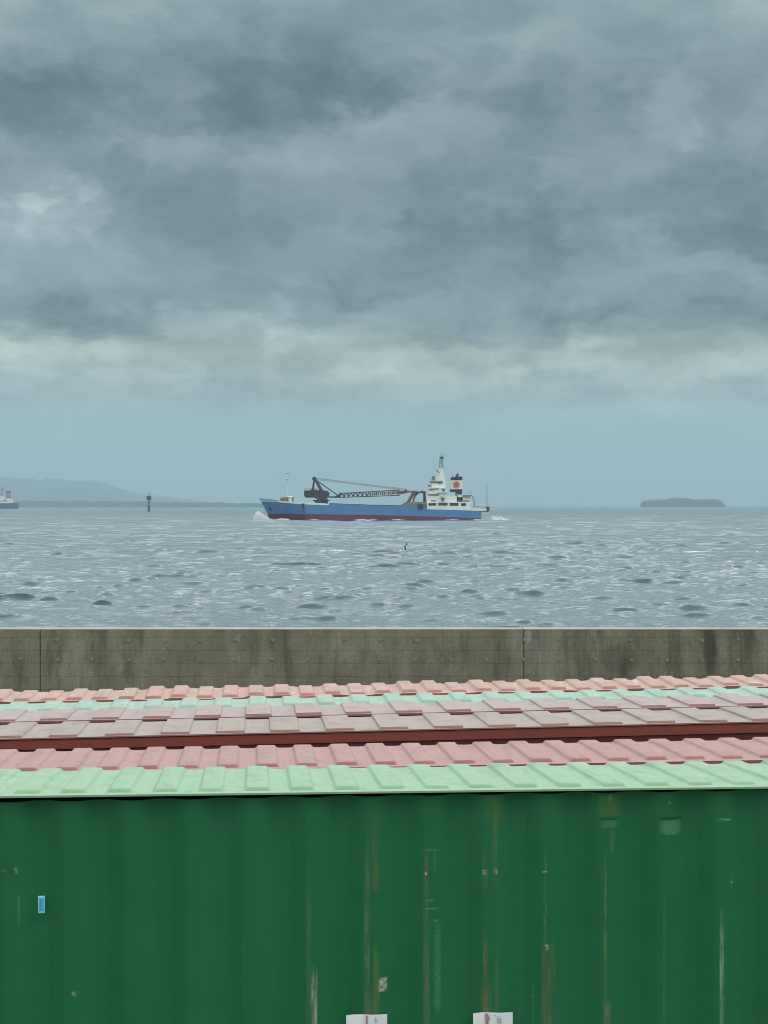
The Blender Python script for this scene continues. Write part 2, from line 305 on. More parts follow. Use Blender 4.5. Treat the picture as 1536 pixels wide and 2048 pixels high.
# ------------------------------------------------------------------ container paint: stains placed on the wall
YAW = R(4.8)
WALL_Y = 7.195
def wall_pt(px, py):
    a = (px - 768) / FPX
    tt = a * WALL_Y / (math.cos(YAW) - a * math.sin(YAW))
    d = WALL_Y + tt * math.sin(YAW)
    return tt, EYE - (py - HY) * d / FPX
def sl(*c): return tuple((x / 255) ** 2.2 * 1.5 for x in c)
def container_mat():
    m, t = material('green_container_paint'); p = t.coord()
    n = t.noise(t.v('MULTIPLY', p, (1., 1., .5)), 1.1, 5, .6)
    c = t.mix(t.mr(n, .34, .68), (.0085, .118, .042), (.013, .13, .054))
    tone = t.noise(t.v('MULTIPLY', p, (1., 1., .05)), 5., 4, .6)
    c = t.mix(t.mr(tone, .5, .74, 0., .22), c, (.022, .125, .06))
    x, y, z = t.sep(p)
    wx = t.noise(t.v('MULTIPLY', p, (1., 1., 1.)), 22., 4, .65)
    brk = t.noise(t.v('MULTIPLY', p, (1., 1., .12)), 60., 5, .7)
    brk2 = t.noise(p, 75., 4, .7)
    xw = t.m('ADD', x, t.m('MULTIPLY', t.m('SUBTRACT', wx, .5), .014))
    zw = t.m('ADD', z, t.m('MULTIPLY', t.m('SUBTRACT', brk2, .5), .05))
    rust, grey, olive, white = sl(100, 84, 52), sl(88, 98, 86), sl(82, 96, 50), sl(176, 172, 158)
    stains = [(612, 622, 1740, 2080, grey, .45, 0), (622, 635, 1940, 2090, sl(150, 150, 132), .9, 0), (727, 740, 1680, 2080, grey, .75, 0),
              (743, 757, 1630, 1785, sl(80, 90, 52), .6, 0), (747, 757, 1735, 1782, sl(96, 84, 56), .6, 1), (747, 758, 1893, 2080, sl(96, 104, 44), .8, 0),
              (728, 758, 1965, 2080, sl(78, 90, 62), .55, 0), (757, 775, 1957, 1985, white, 1., 1), (846, 858, 1700, 2080, grey, .35, 0),
              (849, 857, 1710, 1752, sl(96, 78, 30), .8, 1), (850, 854, 1744, 1752, white, .9, 1), (846, 860, 1875, 2080, sl(88, 88, 78), .65, 0),
              (869, 882, 1845, 2030, sl(92, 132, 112), .4, 1), (846, 876, 1699, 1703, sl(92, 128, 100), .6, 1), (852, 868, 1800, 1804, sl(110, 145, 125), .6, 1),
              (850, 876, 1816, 1820, sl(110, 145, 125), .6, 1), (862, 877, 1840, 1845, sl(100, 135, 115), .6, 1), (866, 874, 1700, 1750, sl(80, 105, 70), .4, 0),
              (965, 973, 1740, 1750, white, .9, 1), (989, 996, 1738, 1750, white, .8, 1), (966, 976, 1870, 2080, rust, .85, 0), (962, 984, 1965, 2080, sl(92, 88, 58), .55, 0),
              (985, 996, 1600, 1780, sl(86, 100, 66), .6, 0), (964, 976, 1700, 1785, sl(84, 92, 58), .55, 0), (989, 998, 1890, 2080, sl(84, 96, 66), .5, 0),
              (1089, 1094, 1690, 1900, sl(84, 106, 84), .6, 0), (1083, 1105, 1880, 2080, sl(92, 80, 60), .8, 0), (1091, 1097, 1890, 1902, white, .8, 1),
              (1105, 1111, 1880, 1960, sl(70, 105, 70), .5, 0), (1084, 1095, 1742, 1746, white, .5, 1), (1208, 1214, 1705, 2010, sl(92, 108, 74), .75, 0),
              (1206, 1222, 2000, 2080, sl(104, 98, 92), .7, 0), (1220, 1230, 1662, 1710, sl(92, 104, 84), .5, 1), (1203, 1236, 1641, 1656, sl(62, 98, 64), .7, 2),
              (1200, 1238, 1637, 1641, sl(14, 50, 26), .8, 2), (1320, 1365, 1641, 1668, sl(66, 110, 84), .75, 2), (1318, 1370, 1635, 1641, sl(14, 50, 28), .9, 2),
              (1330, 1360, 1667, 1670, sl(100, 140, 120), .6, 1), (1437, 1467, 1637, 1642, sl(104, 140, 116), .8, 1), (1326, 1333, 1760, 2080, sl(66, 104, 84), .45, 0),
              (1440, 1449, 1830, 2080, sl(126, 152, 132), .75, 0), (1463, 1468, 1763, 1769, white, .9, 1), (1338, 1342, 1603, 1608, white, .6, 1),
              (27, 35, 1734, 1749, sl(130, 135, 110), .8, 1), (34, 39, 1790, 1850, sl(80, 120, 90), .7, 1), (142, 152, 1984, 1994, sl(130, 135, 110), .8, 1),
              (1195, 1245, 1590, 1634, sl(62, 84, 44), .5, 2), (970, 1010, 1585, 1650, sl(52, 84, 44), .45, 2), (485, 489, 1835, 2040, sl(70, 110, 84), .5, 0),
              (1066, 1070, 1965, 2080, sl(84, 120, 100), .5, 1), (1218, 1224, 1590, 1604, sl(120, 140, 110), .6, 1), (0, 12, 1738, 1745, sl(80, 110, 84), .5, 1)]
    for x0, x1, y0, y1, colr, a, kind in stains:
        xa, za = wall_pt(x0, y0); xb, zb = wall_pt(x1, y1)
        mx = t.mr(t.m('ABSOLUTE', t.m('SUBTRACT', xw if kind < 2 else x, (xa + xb) / 2)), (xb - xa) * .28, (xb - xa) * .62, 1., 0., True)
        hz = (za - zb) / 2
        soft = .55 if kind == 0 else .25
        mz = t.mr(t.m('ABSOLUTE', t.m('SUBTRACT', zw if kind == 0 else z, (za + zb) / 2)), hz * (1 - soft), hz * (1 + soft * .4), 1., 0., True)
        k = t.m('MULTIPLY', mx, mz)
        k = t.m('MULTIPLY', k, t.mr(brk if kind == 0 else brk2, .4, .66, .12 if kind == 0 else (.1 if kind == 1 else .7), a, True))
        c = t.mix(t.m('MULTIPLY', k, .82), c, colr)
    scr = t.noise(t.v('MULTIPLY', p, (1., 1., .05)), 34., 6, .72)
    patch = t.m('MULTIPLY', t.mr(t.noise(p, 1.7, 4, .6), .46, .62, 0., 1.), t.mr(x, -.9, .2, .15, 1.))
    c = t.mix(t.m('MULTIPLY', t.mr(scr, .62, .72, 0., .55), patch), c, sl(96, 104, 76))
    chip = t.noise(p, 48., 5, .75)
    c = t.mix(t.m('MULTIPLY', t.mr(chip, .70, .74, 0., .6), patch), c, sl(120, 112, 88))
    g = t.noise(p, 240, 2, .6)
    c = t.mix(t.mr(g, .3, .7, 0., .12), c, (.02, .14, .06))
    dent = t.noise(p, 3.2, 3, .5)
    h = t.m('ADD', t.m('MULTIPLY', dent, 1.), t.m('MULTIPLY', g, .012))
    return finish(m, t, c, t.mr(n, .3, .7, .55, .72), h, .012, spec=.22)
M['container'] = container_mat()

# ------------------------------------------------------------------ mesh helper
class MB:
    def __init__(s): s.v = []; s.f = []; s.mi = []
    def add(s, vs, fs, mi=0):
        o = len(s.v); s.v += [tuple(v) for v in vs]; s.f += [tuple(i + o for i in f) for f in fs]; s.mi += [mi] * len(fs)
        return s
    def box(s, x0, x1, y0, y1, z0, z1, mi=0, bev=0.):
        if bev:
            b = bev
            pts = []
            for z, i in ((z0, b), (z0 + b, 0), (z1 - b, 0), (z1, b)):
                pts += [(x0 + i, y0 + i, z), (x1 - i, y0 + i, z), (x1 - i, y1 - i, z), (x0 + i, y1 - i, z)]
            fs = [(3, 2, 1, 0), (12, 13, 14, 15)]
            for k in range(3):
                for j in range(4):
                    fs.append((k * 4 + j, k * 4 + (j + 1) % 4, k * 4 + 4 + (j + 1) % 4, k * 4 + 4 + j))
            return s.add(pts, fs, mi)
        return s.add([(x0, y0, z0), (x1, y0, z0), (x1, y1, z0), (x0, y1, z0), (x0, y0, z1), (x1, y0, z1), (x1, y1, z1), (x0, y1, z1)],
                     [(3, 2, 1, 0), (4, 5, 6, 7), (0, 1, 5, 4), (1, 2, 6, 5), (2, 3, 7, 6), (3, 0, 4, 7)], mi)
    def prism(s, poly, y0, y1, mi=0):
        """polygon in XZ extruded along Y"""
        n = len(poly)
        vs = [(x, y0, z) for x, z in poly] + [(x, y1, z) for x, z in poly]
        fs = [tuple(range(n)), tuple(range(2 * n - 1, n - 1, -1))] + [(i, i + n, (i + 1) % n + n, (i + 1) % n) for i in range(n)]
        return s.add(vs, fs, mi)
    def tube(s, a, b, r, r2=None, seg=8, mi=0):
        a, b = Vector(a), Vector(b); r2 = r if r2 is None else r2
        q = (b - a).to_track_quat('Z', 'Y')
        vs = []
        for p, rr in ((a, r), (b, r2)):
            for k in range(seg):
                vs.append(p + q @ Vector((rr * math.cos(2 * math.pi * k / seg), rr * math.sin(2 * math.pi * k / seg), 0)))
        fs = [(k, (k + 1) % seg, seg + (k + 1) % seg, seg + k) for k in range(seg)] + [tuple(range(seg - 1, -1, -1)), tuple(range(seg, 2 * seg))]
        return s.add(vs, fs, mi)
    def lathe(s, prof, cx, cy, seg=16, mi=0):
        vs = []
        for r, z in prof:
            for k in range(seg): vs.append((cx + r * math.cos(2 * math.pi * k / seg), cy + r * math.sin(2 * math.pi * k / seg), z))
        fs = []
        for j in range(len(prof) - 1):
            for k in range(seg): fs.append((j * seg + k, j * seg + (k + 1) % seg, (j + 1) * seg + (k + 1) % seg, (j + 1) * seg + k))
        fs += [tuple(range(seg - 1, -1, -1)), tuple(range((len(prof) - 1) * seg, len(prof) * seg))]
        return s.add(vs, fs, mi)
    def ring(s, c, R0, r, seg=20, tseg=8, mi=0):
        vs, fs = [], []
        for i in range(seg):
            a = 2 * math.pi * i / seg
            for j in range(tseg):
                b = 2 * math.pi * j / tseg
                rr = R0 + r * math.cos(b)
                vs.append((c[0] + rr * math.cos(a), c[1] + r * math.sin(b), c[2] + rr * math.sin(a)))
        for i in range(seg):
            for j in range(tseg):
                fs.append((i * tseg + j, i * tseg + (j + 1) % tseg, (i + 1) % seg * tseg + (j + 1) % tseg, (i + 1) % seg * tseg + j))
        return s.add(vs, fs, mi)
    def build(s, name, mats, parent=None, smooth=False):
        me = bpy.data.meshes.new(name)
        me.from_pydata(s.v, [], s.f)
        for m in (mats if isinstance(mats, (list, tuple)) else [mats]): me.materials.append(m)
        me.polygons.foreach_set('material_index', s.mi)
        if smooth: me.polygons.foreach_set('use_smooth', [True] * len(s.f))
        me.update()
        o = bpy.data.objects.new(name, me); C.objects.link(o)
        if parent: o.parent = parent
        return o
def tag(o, label=None, cat=None, group=None, kind=None):
    if label: o['label'] = label
    if cat: o['category'] = cat
    if group: o['group'] = group
    if kind: o['kind'] = kind
    return o
def empty(name, loc, rz=0, rx=0, ry=0):
    o = bpy.data.objects.new(name, None); C.objects.link(o)
    o.location = loc; o.rotation_euler = (rx, ry, rz); o.empty_display_size = .2
    return o

# ------------------------------------------------------------------ setting: ground, sea
gz = EYE - 3.95
g = MB().add([(-70, -60, gz), (70, -60, gz), (70, 26.0, gz), (-70, 26.0, gz)], [(0, 1, 2, 3)])
tag(g.build('ground', M['ground']), kind='structure')

def water_mat():
    m, t = material('sea_water'); p = t.coord()
    x, y, z = t.sep(p)
    at = t.node('ShaderNodeAttribute', attribute_name='foam')
    fn = t.noise(t.v('MULTIPLY', p, (1., .7, 1.)), 2.6, 6, .7)
    foam = t.mr(t.m('ADD', at.outputs[2], t.m('MULTIPLY', t.m('SUBTRACT', fn, .5), 1.2)), .42, .72, 0., 1., True)
    b1 = t.noise(t.v('MULTIPLY', p, (1., 1.3, 1.)), 2.1, 6, .68)
    b2 = t.noise(t.v('MULTIPLY', p, (1., 1.4, 1.)), 9., 3, .6)
    h = t.m('ADD', b1, t.m('MULTIPLY', b2, .16))
    turb = t.noise(p, .03, 4, .6)
    body = t.mix(t.mr(turb, .35, .65), (.06, .106, .13), (.05, .096, .12))
    c = t.mix(foam, body, (.72, .77, .78))
    b = t.node('ShaderNodeBsdfPrincipled')
    t.put(b.inputs['Base Color'], c); b.inputs['IOR'].default_value = 1.333; b.inputs['Specular IOR Level'].default_value = .5
    t.put(b.inputs['Roughness'], t.mix(foam, t.mr(y, 95., 330., .06, .26), (.9, .9, .9)))
    bn = t.node('ShaderNodeBump'); t.put(bn.inputs['Height'], h); bn.inputs['Distance'].default_value = .1; bn.inputs['Strength'].default_value = 1.
    t.t.links.new(bn.outputs[0], b.inputs['Normal'])
    o = t.node('ShaderNodeOutputMaterial'); t.t.links.new(b.outputs[0], o.inputs[0])
    return m
SHIP_D = 477.0
def build_sea():
    rs = np.random.RandomState(3)
    ys = [26.6]
    while ys[-1] < 9500:
        y = ys[-1]; ys.append(y + (.7 if y < 54 else y * (.0021 if y < 300 else .0021 * (y / 300) ** .7)))
    ys = np.array(ys); nc = 940
    u = np.linspace(-1, 1, nc)
    th = np.tan(np.radians(27.)) * (.62 * u + .38 * u ** 3)
    Y, TH = np.meshgrid(ys, th, indexing='ij')
    X = Y * TH
    stepy = np.gradient(ys)[:, None]; stepx = (Y * np.gradient(th)[None, :])
    Z = np.zeros_like(X); DX = np.zeros_like(X); DY = np.zeros_like(X); J = np.zeros_like(X)
    n = 76; nsw = 16
    lam = np.concatenate([np.exp(np.linspace(math.log(.7), math.log(4.6), n - nsw)), np.exp(np.linspace(math.log(7.), math.log(22.), nsw))]) * rs.uniform(.94, 1.06, n)
    ang = np.radians(-97) + np.concatenate([rs.normal(0, .30, n - nsw), rs.normal(0, .35, nsw)])
    ph = rs.uniform(0, 2 * math.pi, n)
    # gusts: patches of rougher and calmer water
    G = np.zeros_like(X)
    for k in range(7):
        a = rs.uniform(0, math.pi); L = rs.uniform(25, 90); G += np.sin((X * math.cos(a) + 1.6 * Y * math.sin(a)) * 2 * math.pi / L + rs.uniform(0, 6))
    G = 1 + .07 * G
    for i in range(n):
        k = 2 * math.pi / lam[i]; kx, ky = k * math.cos(ang[i]), k * math.sin(ang[i])
        s = (.043 * (1. if lam[i] < 2.6 else (2.6 / lam[i]) ** .9)) if i < n - nsw else .02
        a = s / k
        need = np.maximum(stepy * abs(math.sin(ang[i])), stepx * abs(math.cos(ang[i]))) * 2.5
        f = np.clip((lam[i] / need - .6) / .6, 0, 1)
        f = f * (G if lam[i] < 7 else np.clip((Y - 70) / 260, .25, 1.6))
        nearby = np.clip((130 - Y) / 55, 0, 1)
        f = f * (1 + (.55 if lam[i] < 1.5 else (.12 if lam[i] < 2.2 else -.3)) * nearby)
        arg = kx * X + ky * Y + ph[i]
        c_, s_ = np.cos(arg), np.sin(arg)
        Z += f * a * c_; DX -= f * a * 1.0 * kx / k * s_; DY -= f * a * 1.0 * ky / k * s_
        if i < n - nsw: J += f * s * c_
    foam = np.clip((J - .6) / .35, 0, 1)
    N = np.zeros_like(X)
    for k in range(9):
        a = rs.uniform(0, math.pi); L = rs.uniform(9, 50); N += np.sin((X * math.cos(a) + Y * math.sin(a)) * 2 * math.pi / L + rs.uniform(0, 6))
    foam *= np.clip((N - 1.4) / 1.6, 0, 1)
    # a long thin foam line drifting on the water
    wig = .5 * np.sin(X * .11) + .3 * np.sin(X * .37 + 1)
    line = np.exp(-((Y - 159 - wig - .01 * X) / .75) ** 2) * np.clip(.62 + .3 * np.sin(X * .21 + 2) + .25 * np.sin(X * .05), 0, 1)
    foam = np.maximum(foam, .66 * line)
    # foam along the ship's waterline and its wake
    s = SHIP_D / FPX
    PX = 768 + X / s
    near = np.exp(-((Y - SHIP_D + 1.2) / 1.6) ** 2)
    band = np.clip((PX - 512) / 10, 0, 1) * np.clip((985 - PX) / 15, 0, 1)
    brk = np.clip(.35 + .5 * np.sin(PX * .16) * np.sin(PX * .047 + 1) + .3 * np.sin(PX * .31), 0, 1)
    foam = np.maximum(foam, near * band * brk)
    wake = np.exp(-((Y - SHIP_D - 4) / 5.5) ** 2) * np.clip((PX - 975) / 14, 0, 1) * np.clip((1030 - PX) / 30, 0, 1)
    foam = np.maximum(foam, wake * (.55 + .35 * np.sin(PX * .4)))
    X2, Y2 = X + DX, Y + DY
    nr = len(ys)
    co = np.stack([X2, Y2, Z], -1).reshape(-1, 3).astype(np.float32)
    idx = np.arange(nr * nc).reshape(nr, nc)
    q = np.stack([idx[:-1, :-1], idx[:-1, 1:], idx[1:, 1:], idx[1:, :-1]], -1).reshape(-1, 4).astype(np.int32)
    me = bpy.data.meshes.new('water')
    me.vertices.add(len(co)); me.vertices.foreach_set('co', co.ravel())
    me.loops.add(q.size); me.loops.foreach_set('vertex_index', q.ravel())
    me.polygons.add(len(q)); me.polygons.foreach_set('loop_start', np.arange(0, q.size, 4, dtype=np.int32))
    me.polygons.foreach_set('use_smooth', np.ones(len(q), dtype=bool))
    me.update(calc_edges=True); me.validate()
    a = me.attributes.new('foam', 'FLOAT', 'POINT'); a.data.foreach_set('value', foam.ravel().astype(np.float32))
    me.materials.append(water_mat())
    o = bpy.data.objects.new('water', me); C.objects.link(o)
    tag(o, kind='structure')
build_sea()

# ------------------------------------------------------------------ setting: far land
def land_mat(name, c1, c2, sc):
    m, t = material(name); p = t.coord()
    n = t.noise(p, sc, 6, .65)
    return finish(m, t, t.mix(t.mr(n, .35, .65), c1, c2), .95)
def land(name, dist, prof, depth, mat, jag, n=240, rows=9):
    s = dist / FPX; base = HY + EYE / s
    xs = np.linspace(prof[0][0], prof[-1][0], n)
    ys = np.interp(xs, [p[0] for p in prof], [p[1] for p in prof])
    rs = np.random.RandomState(len(name) + n)
    h = np.maximum((base - ys) * s, 0.)
    fill = np.convolve(rs.normal(0, 1, n + 4), [.2, .5, 1, .5, .2], 'valid')[:n]
    vs, fs = [], []
    for j in range(rows):
        v = j / (rows - 1)
        k = math.sin(math.pi * min(1., v * .5 + .0) ) if v < 1 else 1.
        k = math.sin(math.pi * v) ** .55 if 0 < v < 1 else 0.
        for i in range(n):
            jj = jag * (fill[i] + rs.normal(0, .5)) * min(1., h[i] / (jag * 5 + .01)) if 0 < v < 1 else 0
            vs.append(((xs[i] - 768) * s, dist + (v - .5) * depth, max(-2., h[i] * k + jj * k - (2. if v in (0, 1) else 0))))
    for j in range(rows - 1):
        for i in range(n - 1):
            a = j * n + i; fs.append((a, a + 1, a + n + 1, a + n))
    o = MB().add(vs, fs).build(name, mat, smooth=True)
    return tag(o, kind='structure')
wood = land_mat('distant_woodland', (.016, .032, .045), (.026, .044, .058), .03)
land('hills', 8500, [(-420, 972), (-300, 958), (-180, 949), (-60, 951), (0, 955.5), (30, 957), (60, 957.5), (90, 960), (130, 958.5), (155, 962.5), (175, 960.5), (193, 961),
     (205, 964), (218, 970), (232, 974.5), (250, 979), (264, 983), (290, 988), (330, 994), (380, 1000), (440, 1006), (500, 1011)], 900, wood, 2.2)
land('shore', 3900, [(20, 1011), (40, 1003), (52, 1001.2), (120, 1002.5), (180, 1003), (240, 1002.5), (265, 1004), (300, 1004.5), (360, 1005.5), (420, 1004.5), (480, 1005.5), (540, 1007), (610, 1013)], 400, wood, .9)
land('island', 4300, [(1285.4, 1014.4), (1286.2, 1004), (1288, 1001.4), (1296, 999.6), (1318, 999), (1333, 998.5), (1342, 996.3), (1362, 995.4), (1378, 996.6), (1390, 999.6), (1398, 998.9), (1415, 998.3), (1431, 998.6),
     (1437, 999.6), (1441, 1002), (1443, 1006), (1444, 1014.4)], 120, wood, .25, 160)

# ------------------------------------------------------------------ sea wall
wall_d = 25.6
wt = EYE - (1258.5 - HY) * wall_d / FPX
sw = empty('sea_wall', (0, wall_d, 0))
tag(sw, 'stained grey brown concrete sea wall behind the tiled roofs', 'sea wall')
def wx(px): return (px - 768) * wall_d / FPX
bays = [-62., wx(80) - 16.1, wx(80) - 8.05, wx(80), wx(80) + 8.05, wx(80) + 16.1, wx(80) + 24.1, 62.]
panels = []
for a, b in zip(bays[:-1], bays[1:]):
    m_ = MB().box(a + .008, b - .008, 0, .38, gz - .3, wt - .006, 0, .003)
    panels.append(m_.build('wall_panel', M['seawall'], sw))
MB().box(-62, 62, .03, .36, gz - .3, wt - .03).build('joint_filler', paint('dark_joint', (.05, .05, .04)), sw)
for a, b in zip(bays[:-1], bays[1:]):
    MB().box(a + .006, b - .006, -.003, .383, wt - .0055, wt).build('coping', [M['coping']], sw)
k0 = wx(-100)
for j, py in enumerate((1280, 1319)):
    for i in range(26):
        px = -102 + i * 71.8
        if px > 1660: continue
        x_ = wx(px) + rnd.uniform(-.012, .012); z_ = EYE - (py - HY) * wall_d / FPX + rnd.uniform(-.01, .01)
        r_ = rnd.uniform(.024, .036)
        b = MB()
        q = [(x_ + r_ * math.cos(a) * rnd.uniform(.8, 1.15), z_ + r_ * math.sin(a) * rnd.uniform(.8, 1.15)) for a in np.linspace(0, 2 * math.pi, 9)[:-1]]
        b.prism(q, -.014, .01).build('tie_plug', M['tie'], sw)

# ------------------------------------------------------------------ tiled roofs and the container
def tile_sheet(P, x0, x1, L, h, top, side, gap, cham, thick, jit=.0015, sag=.0, rows=5):
    """pans and raised tiles over x0..x1, from front (y=0) to back (y=L); z=0 is the pan"""
    xs = []; k0, k1 = math.floor(x0 / P), math.ceil(x1 / P)
    prof = [(-1, 0.), (-.72, .12), (-.4, .6), (-.16, .92), (0, 1.)]
    cols = []
    for k in range(k0, k1 + 1):
        c = k * P + rnd.uniform(-jit, jit); hh = h * rnd.uniform(.92, 1.1); tw = top * P / 2 * rnd.uniform(.97, 1.03)
        sd = side
        for u, q in prof: cols.append((c - tw + u * sd, hh * q, k))
        cols.append((c, hh * 1.02, k))
        for u, q in reversed(prof): cols.append((c + tw - u * sd, hh * q, k))
        cols.append((c + P / 2, -.001, k))
    rowy = [0., gap, gap + cham * .5, gap + cham] + [gap + cham + (L - gap - cham) * i / rows for i in range(1, rows + 1)]
    rowe = [0., 0., .62, 1.] + [1.] * rows
    nr, nc = len(rowy), len(cols)
    jk = {k: (rnd.uniform(-1, 1), rnd.uniform(-1, 1), rnd.uniform(-.004, .004)) for k in range(k0, k1 + 1)}
    vs, fs, mi = [], [], []
    for j in range(nr):
        for (x, z, k) in cols:
            yy = rowy[j] + (jk[k][2] if 0 < j < 4 else 0)
            zz = z * rowe[j] + sag * (jk[k][0] * .6 + jk[k][1] * (rowy[j] / L - .5)) * (1 if z > 0 else .4)
            vs.append((x, yy, zz))
    b = MB()
    for j in range(nr - 1):
        for i in range(nc - 1):
            a = j * nc + i
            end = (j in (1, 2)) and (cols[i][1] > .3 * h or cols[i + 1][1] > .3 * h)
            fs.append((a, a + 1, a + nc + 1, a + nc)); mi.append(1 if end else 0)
    o = len(vs)
    # turned-down front and back edges
    for i in range(nc): vs.append((vs[i][0], 0., vs[i][2] - thick))
    for i in range(nc - 1): fs.append((o + i, o + i + 1, i + 1, i)); mi.append(1)
    o2 = len(vs); q = (nr - 1) * nc
    for i in range(nc): vs.append((vs[q + i][0], L, -thick))
    for i in range(nc - 1): fs.append((q + i, q + i + 1, o2 + i + 1, o2 + i)); mi.append(1)
    for i in range(nc - 1): fs.append((o + i + 1, o + i, o2 + i, o2 + i + 1)); mi.append(1)
    b.v, b.f, b.mi = vs, fs, mi
    return b
XL, XR = -6.1, 6.1
# --- container
cz = EYE - 1.352
con = empty('shipping_container', (0, WALL_Y, 0), YAW)
tag(con, 'scratched and rusty dark green corrugated container under a mint green tiled roof', 'container')
def corrugated(x0, x1, z0, z1, y, pitch=.278, depth=.036):
    pts = []
    k = math.floor(x0 / pitch)
    while k * pitch < x1:
        c = k * pitch + PH
        for u, d in ((-.139, 0), (-.106, 0), (-.098, .05), (-.040, .95), (-.030, 1), (.030, 1), (.040, .95), (.098, .05), (.106, 0)):
            pts.append((c + u, d))
        k += 1
    pts = [p for p in pts if x0 <= p[0] <= x1]
    zs = [z0 + (z1 - z0) * i / 6 for i in range(7)]
    b = MB(); n = len(pts)
    vs = [(x, y - depth * d, z) for z in zs for x, d in pts]
    fs = [(j * n + i, j * n + i + 1, (j + 1) * n + i + 1, (j + 1) * n + i) for j in range(6) for i in range(n - 1)]
    return b.add(vs, fs)
PH = wall_pt(745, 1600)[0] % .278
corrugated(XL + .08, XR - .08, gz + .16, cz - .009, .036).build('side_panel', M['container'], con, smooth=True)
MB().box(XL + .16, XR - .16, .78, .815, gz + .16, cz - .045).build('side_panel', M['container'], con)
for sx in (XL + .02, XR - .055):
    MB().box(sx, sx + .035, .12, .74, gz + .16, cz - .045).build('end_panel', M['container'], con)
for sx in (XL, XR - .16):
    for sy in (-.03, .72):
        MB().box(sx, sx + .16, sy, sy + .14, gz, cz - .045, 0, .01).build('corner_post', M['container'], con)
MB().box(XL + .16, XR - .16, -.02, .05, gz + .02, gz + .16, 0, .008).build('bottom_rail', M['container'], con)
roofs = {}
def roof_part(parent, key, P, ph, L, dist, hz, slope, roll, h, top, side, gap, cham, thick, jit=.002, sag=0., y_off=None, name='tiled_roof'):
    """hz is how far the pan's front edge lies below the eye at the middle of the photo"""
    b = tile_sheet(P, XL - .05, XR + .05, L, h, top, side, gap, cham, thick, jit, sag)
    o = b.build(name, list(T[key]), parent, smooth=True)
    o.data.set_sharp_from_angle(angle=R(38))
    o.location = (ph, (dist - parent.location.y) / math.cos(YAW) if y_off is None else y_off, EYE - hz)
    o.rotation_euler = (-slope, -roll, 0)
    return o
def phase(px, P, d):   # a raised tile centred at photo column px
    return (((px - 768) * d / FPX) / math.cos(YAW)) % P
gr = roof_part(con, 'green', .212, phase(697, .212, 7.27), .93, 7.16, 1.331, R(2.9), R(-.18), .015, .42, .022, .07, .022, .009)
tr = MB().box(XL - .06, XR + .06, -.006, .012, -.0235, -.0095)
tr.build('eave_trim', M['eave_trim'], con)
o = con.children[-1]; o.location = gr.location; o.rotation_euler = gr.rotation_euler
tr = MB().box(XL - .05, XR + .05, .012, .045, -.034, -.0225)
tr.build('eave_batten', M['eave_dark'], con)
o = con.children[-1]; o.location = gr.location; o.rotation_euler = gr.rotation_euler
MB().box(XL - .05, XR + .05, .05, .9, -.036, -.016).build('roof_deck', M['eave_dark'], con)
o = con.children[-1]; o.location = gr.location; o.rotation_euler = gr.rotation_euler

def shed(label, d0, d1, top, name='storage_shed'):
    e = empty(name, (0, d0, 0), YAW); tag(e, label, 'shed', 'sheds in rows behind the container')
    w = MB(); z1 = EYE - top - .03
    L = d1 - d0
    for a in ((XL + .06, XR - .06, .09, .12), (XL + .06, XR - .06, L - .10, L - .07)): w.box(a[0], a[1], a[2], a[3], gz, z1)
    for a in (XL + .06, XR - .09): w.box(a, a + .03, .12, L - .10, gz, z1)
    w.build('wall', M['shed_wall'], e)
    return e
# --- pink roof
s1 = shed('low shed with dusty pink raised tiles, directly behind the mint green tiles', 8.18, 9.08, 1.45)
roof_part(s1, 'pink', .212, phase(618, .212, 8.3), .86, 8.19, 1.391, R(1.6), R(.2), .016, .43, .022, .065, .022, .016)
# --- red fascia shed with grey and rose courses
s2 = shed('low shed with a long oxide red fascia and two faded flat tile courses', 9.28, 10.66, 1.50)
def place(b, name, mat, parent, hz, roll, y):
    o = b.build(name, mat, parent); o.location = (0, y, EYE - hz); o.rotation_euler = (0, -roll, 0); return o
rl = R(.6)
place(MB().box(XL - .05, XR + .05, -.004, .03, -.06, 0, 0, .003), 'fascia', M['fascia'], s2, 1.366, rl, 0.)
place(MB().box(XL - .02, XR + .02, .004, .03, -.2, -.062), 'soffit_board', M['fascia_shade'], s2, 1.366, rl, 0.)
o = roof_part(s2, 'grey', .329, phase(573, .329, 9.35), .70, 9.275, 1.352, R(1.2), rl, .013, .5, .008, .02, .006, .008, y_off=-.012)
o['label'] = 'grey weathered tile course above the red fascia'
o = roof_part(s2, 'rose', .329, phase(541, .329, 10.2), .58, 10.1, 1.362, R(1.0), rl, .013, .5, .008, .02, .006, .012, y_off=.80)
o['label'] = 'faded rose tile course'
# --- pale mint roof
s3 = shed('low shed with pale mint tiles between the rose and the salmon tiles', 10.70, 11.14, 1.46)
roof_part(s3, 'mint', .24, phase(588, .24, 10.85), .42, 10.72, 1.383, R(-1.), rl, .016, .4, .024, .03, .03, .014, .004, .004, y_off=-.01)
# --- salmon roof
s4 = shed('rear shed with worn wavy salmon pink tiles below the sea wall', 11.2, 11.78, 1.46)
roof_part(s4, 'salmon', .186, phase(566, .186, 11.3), .52, 11.2, 1.372, R(-1.2), rl, .017, .46, .024, .035, .03, .014, .008, .012, y_off=-.01)

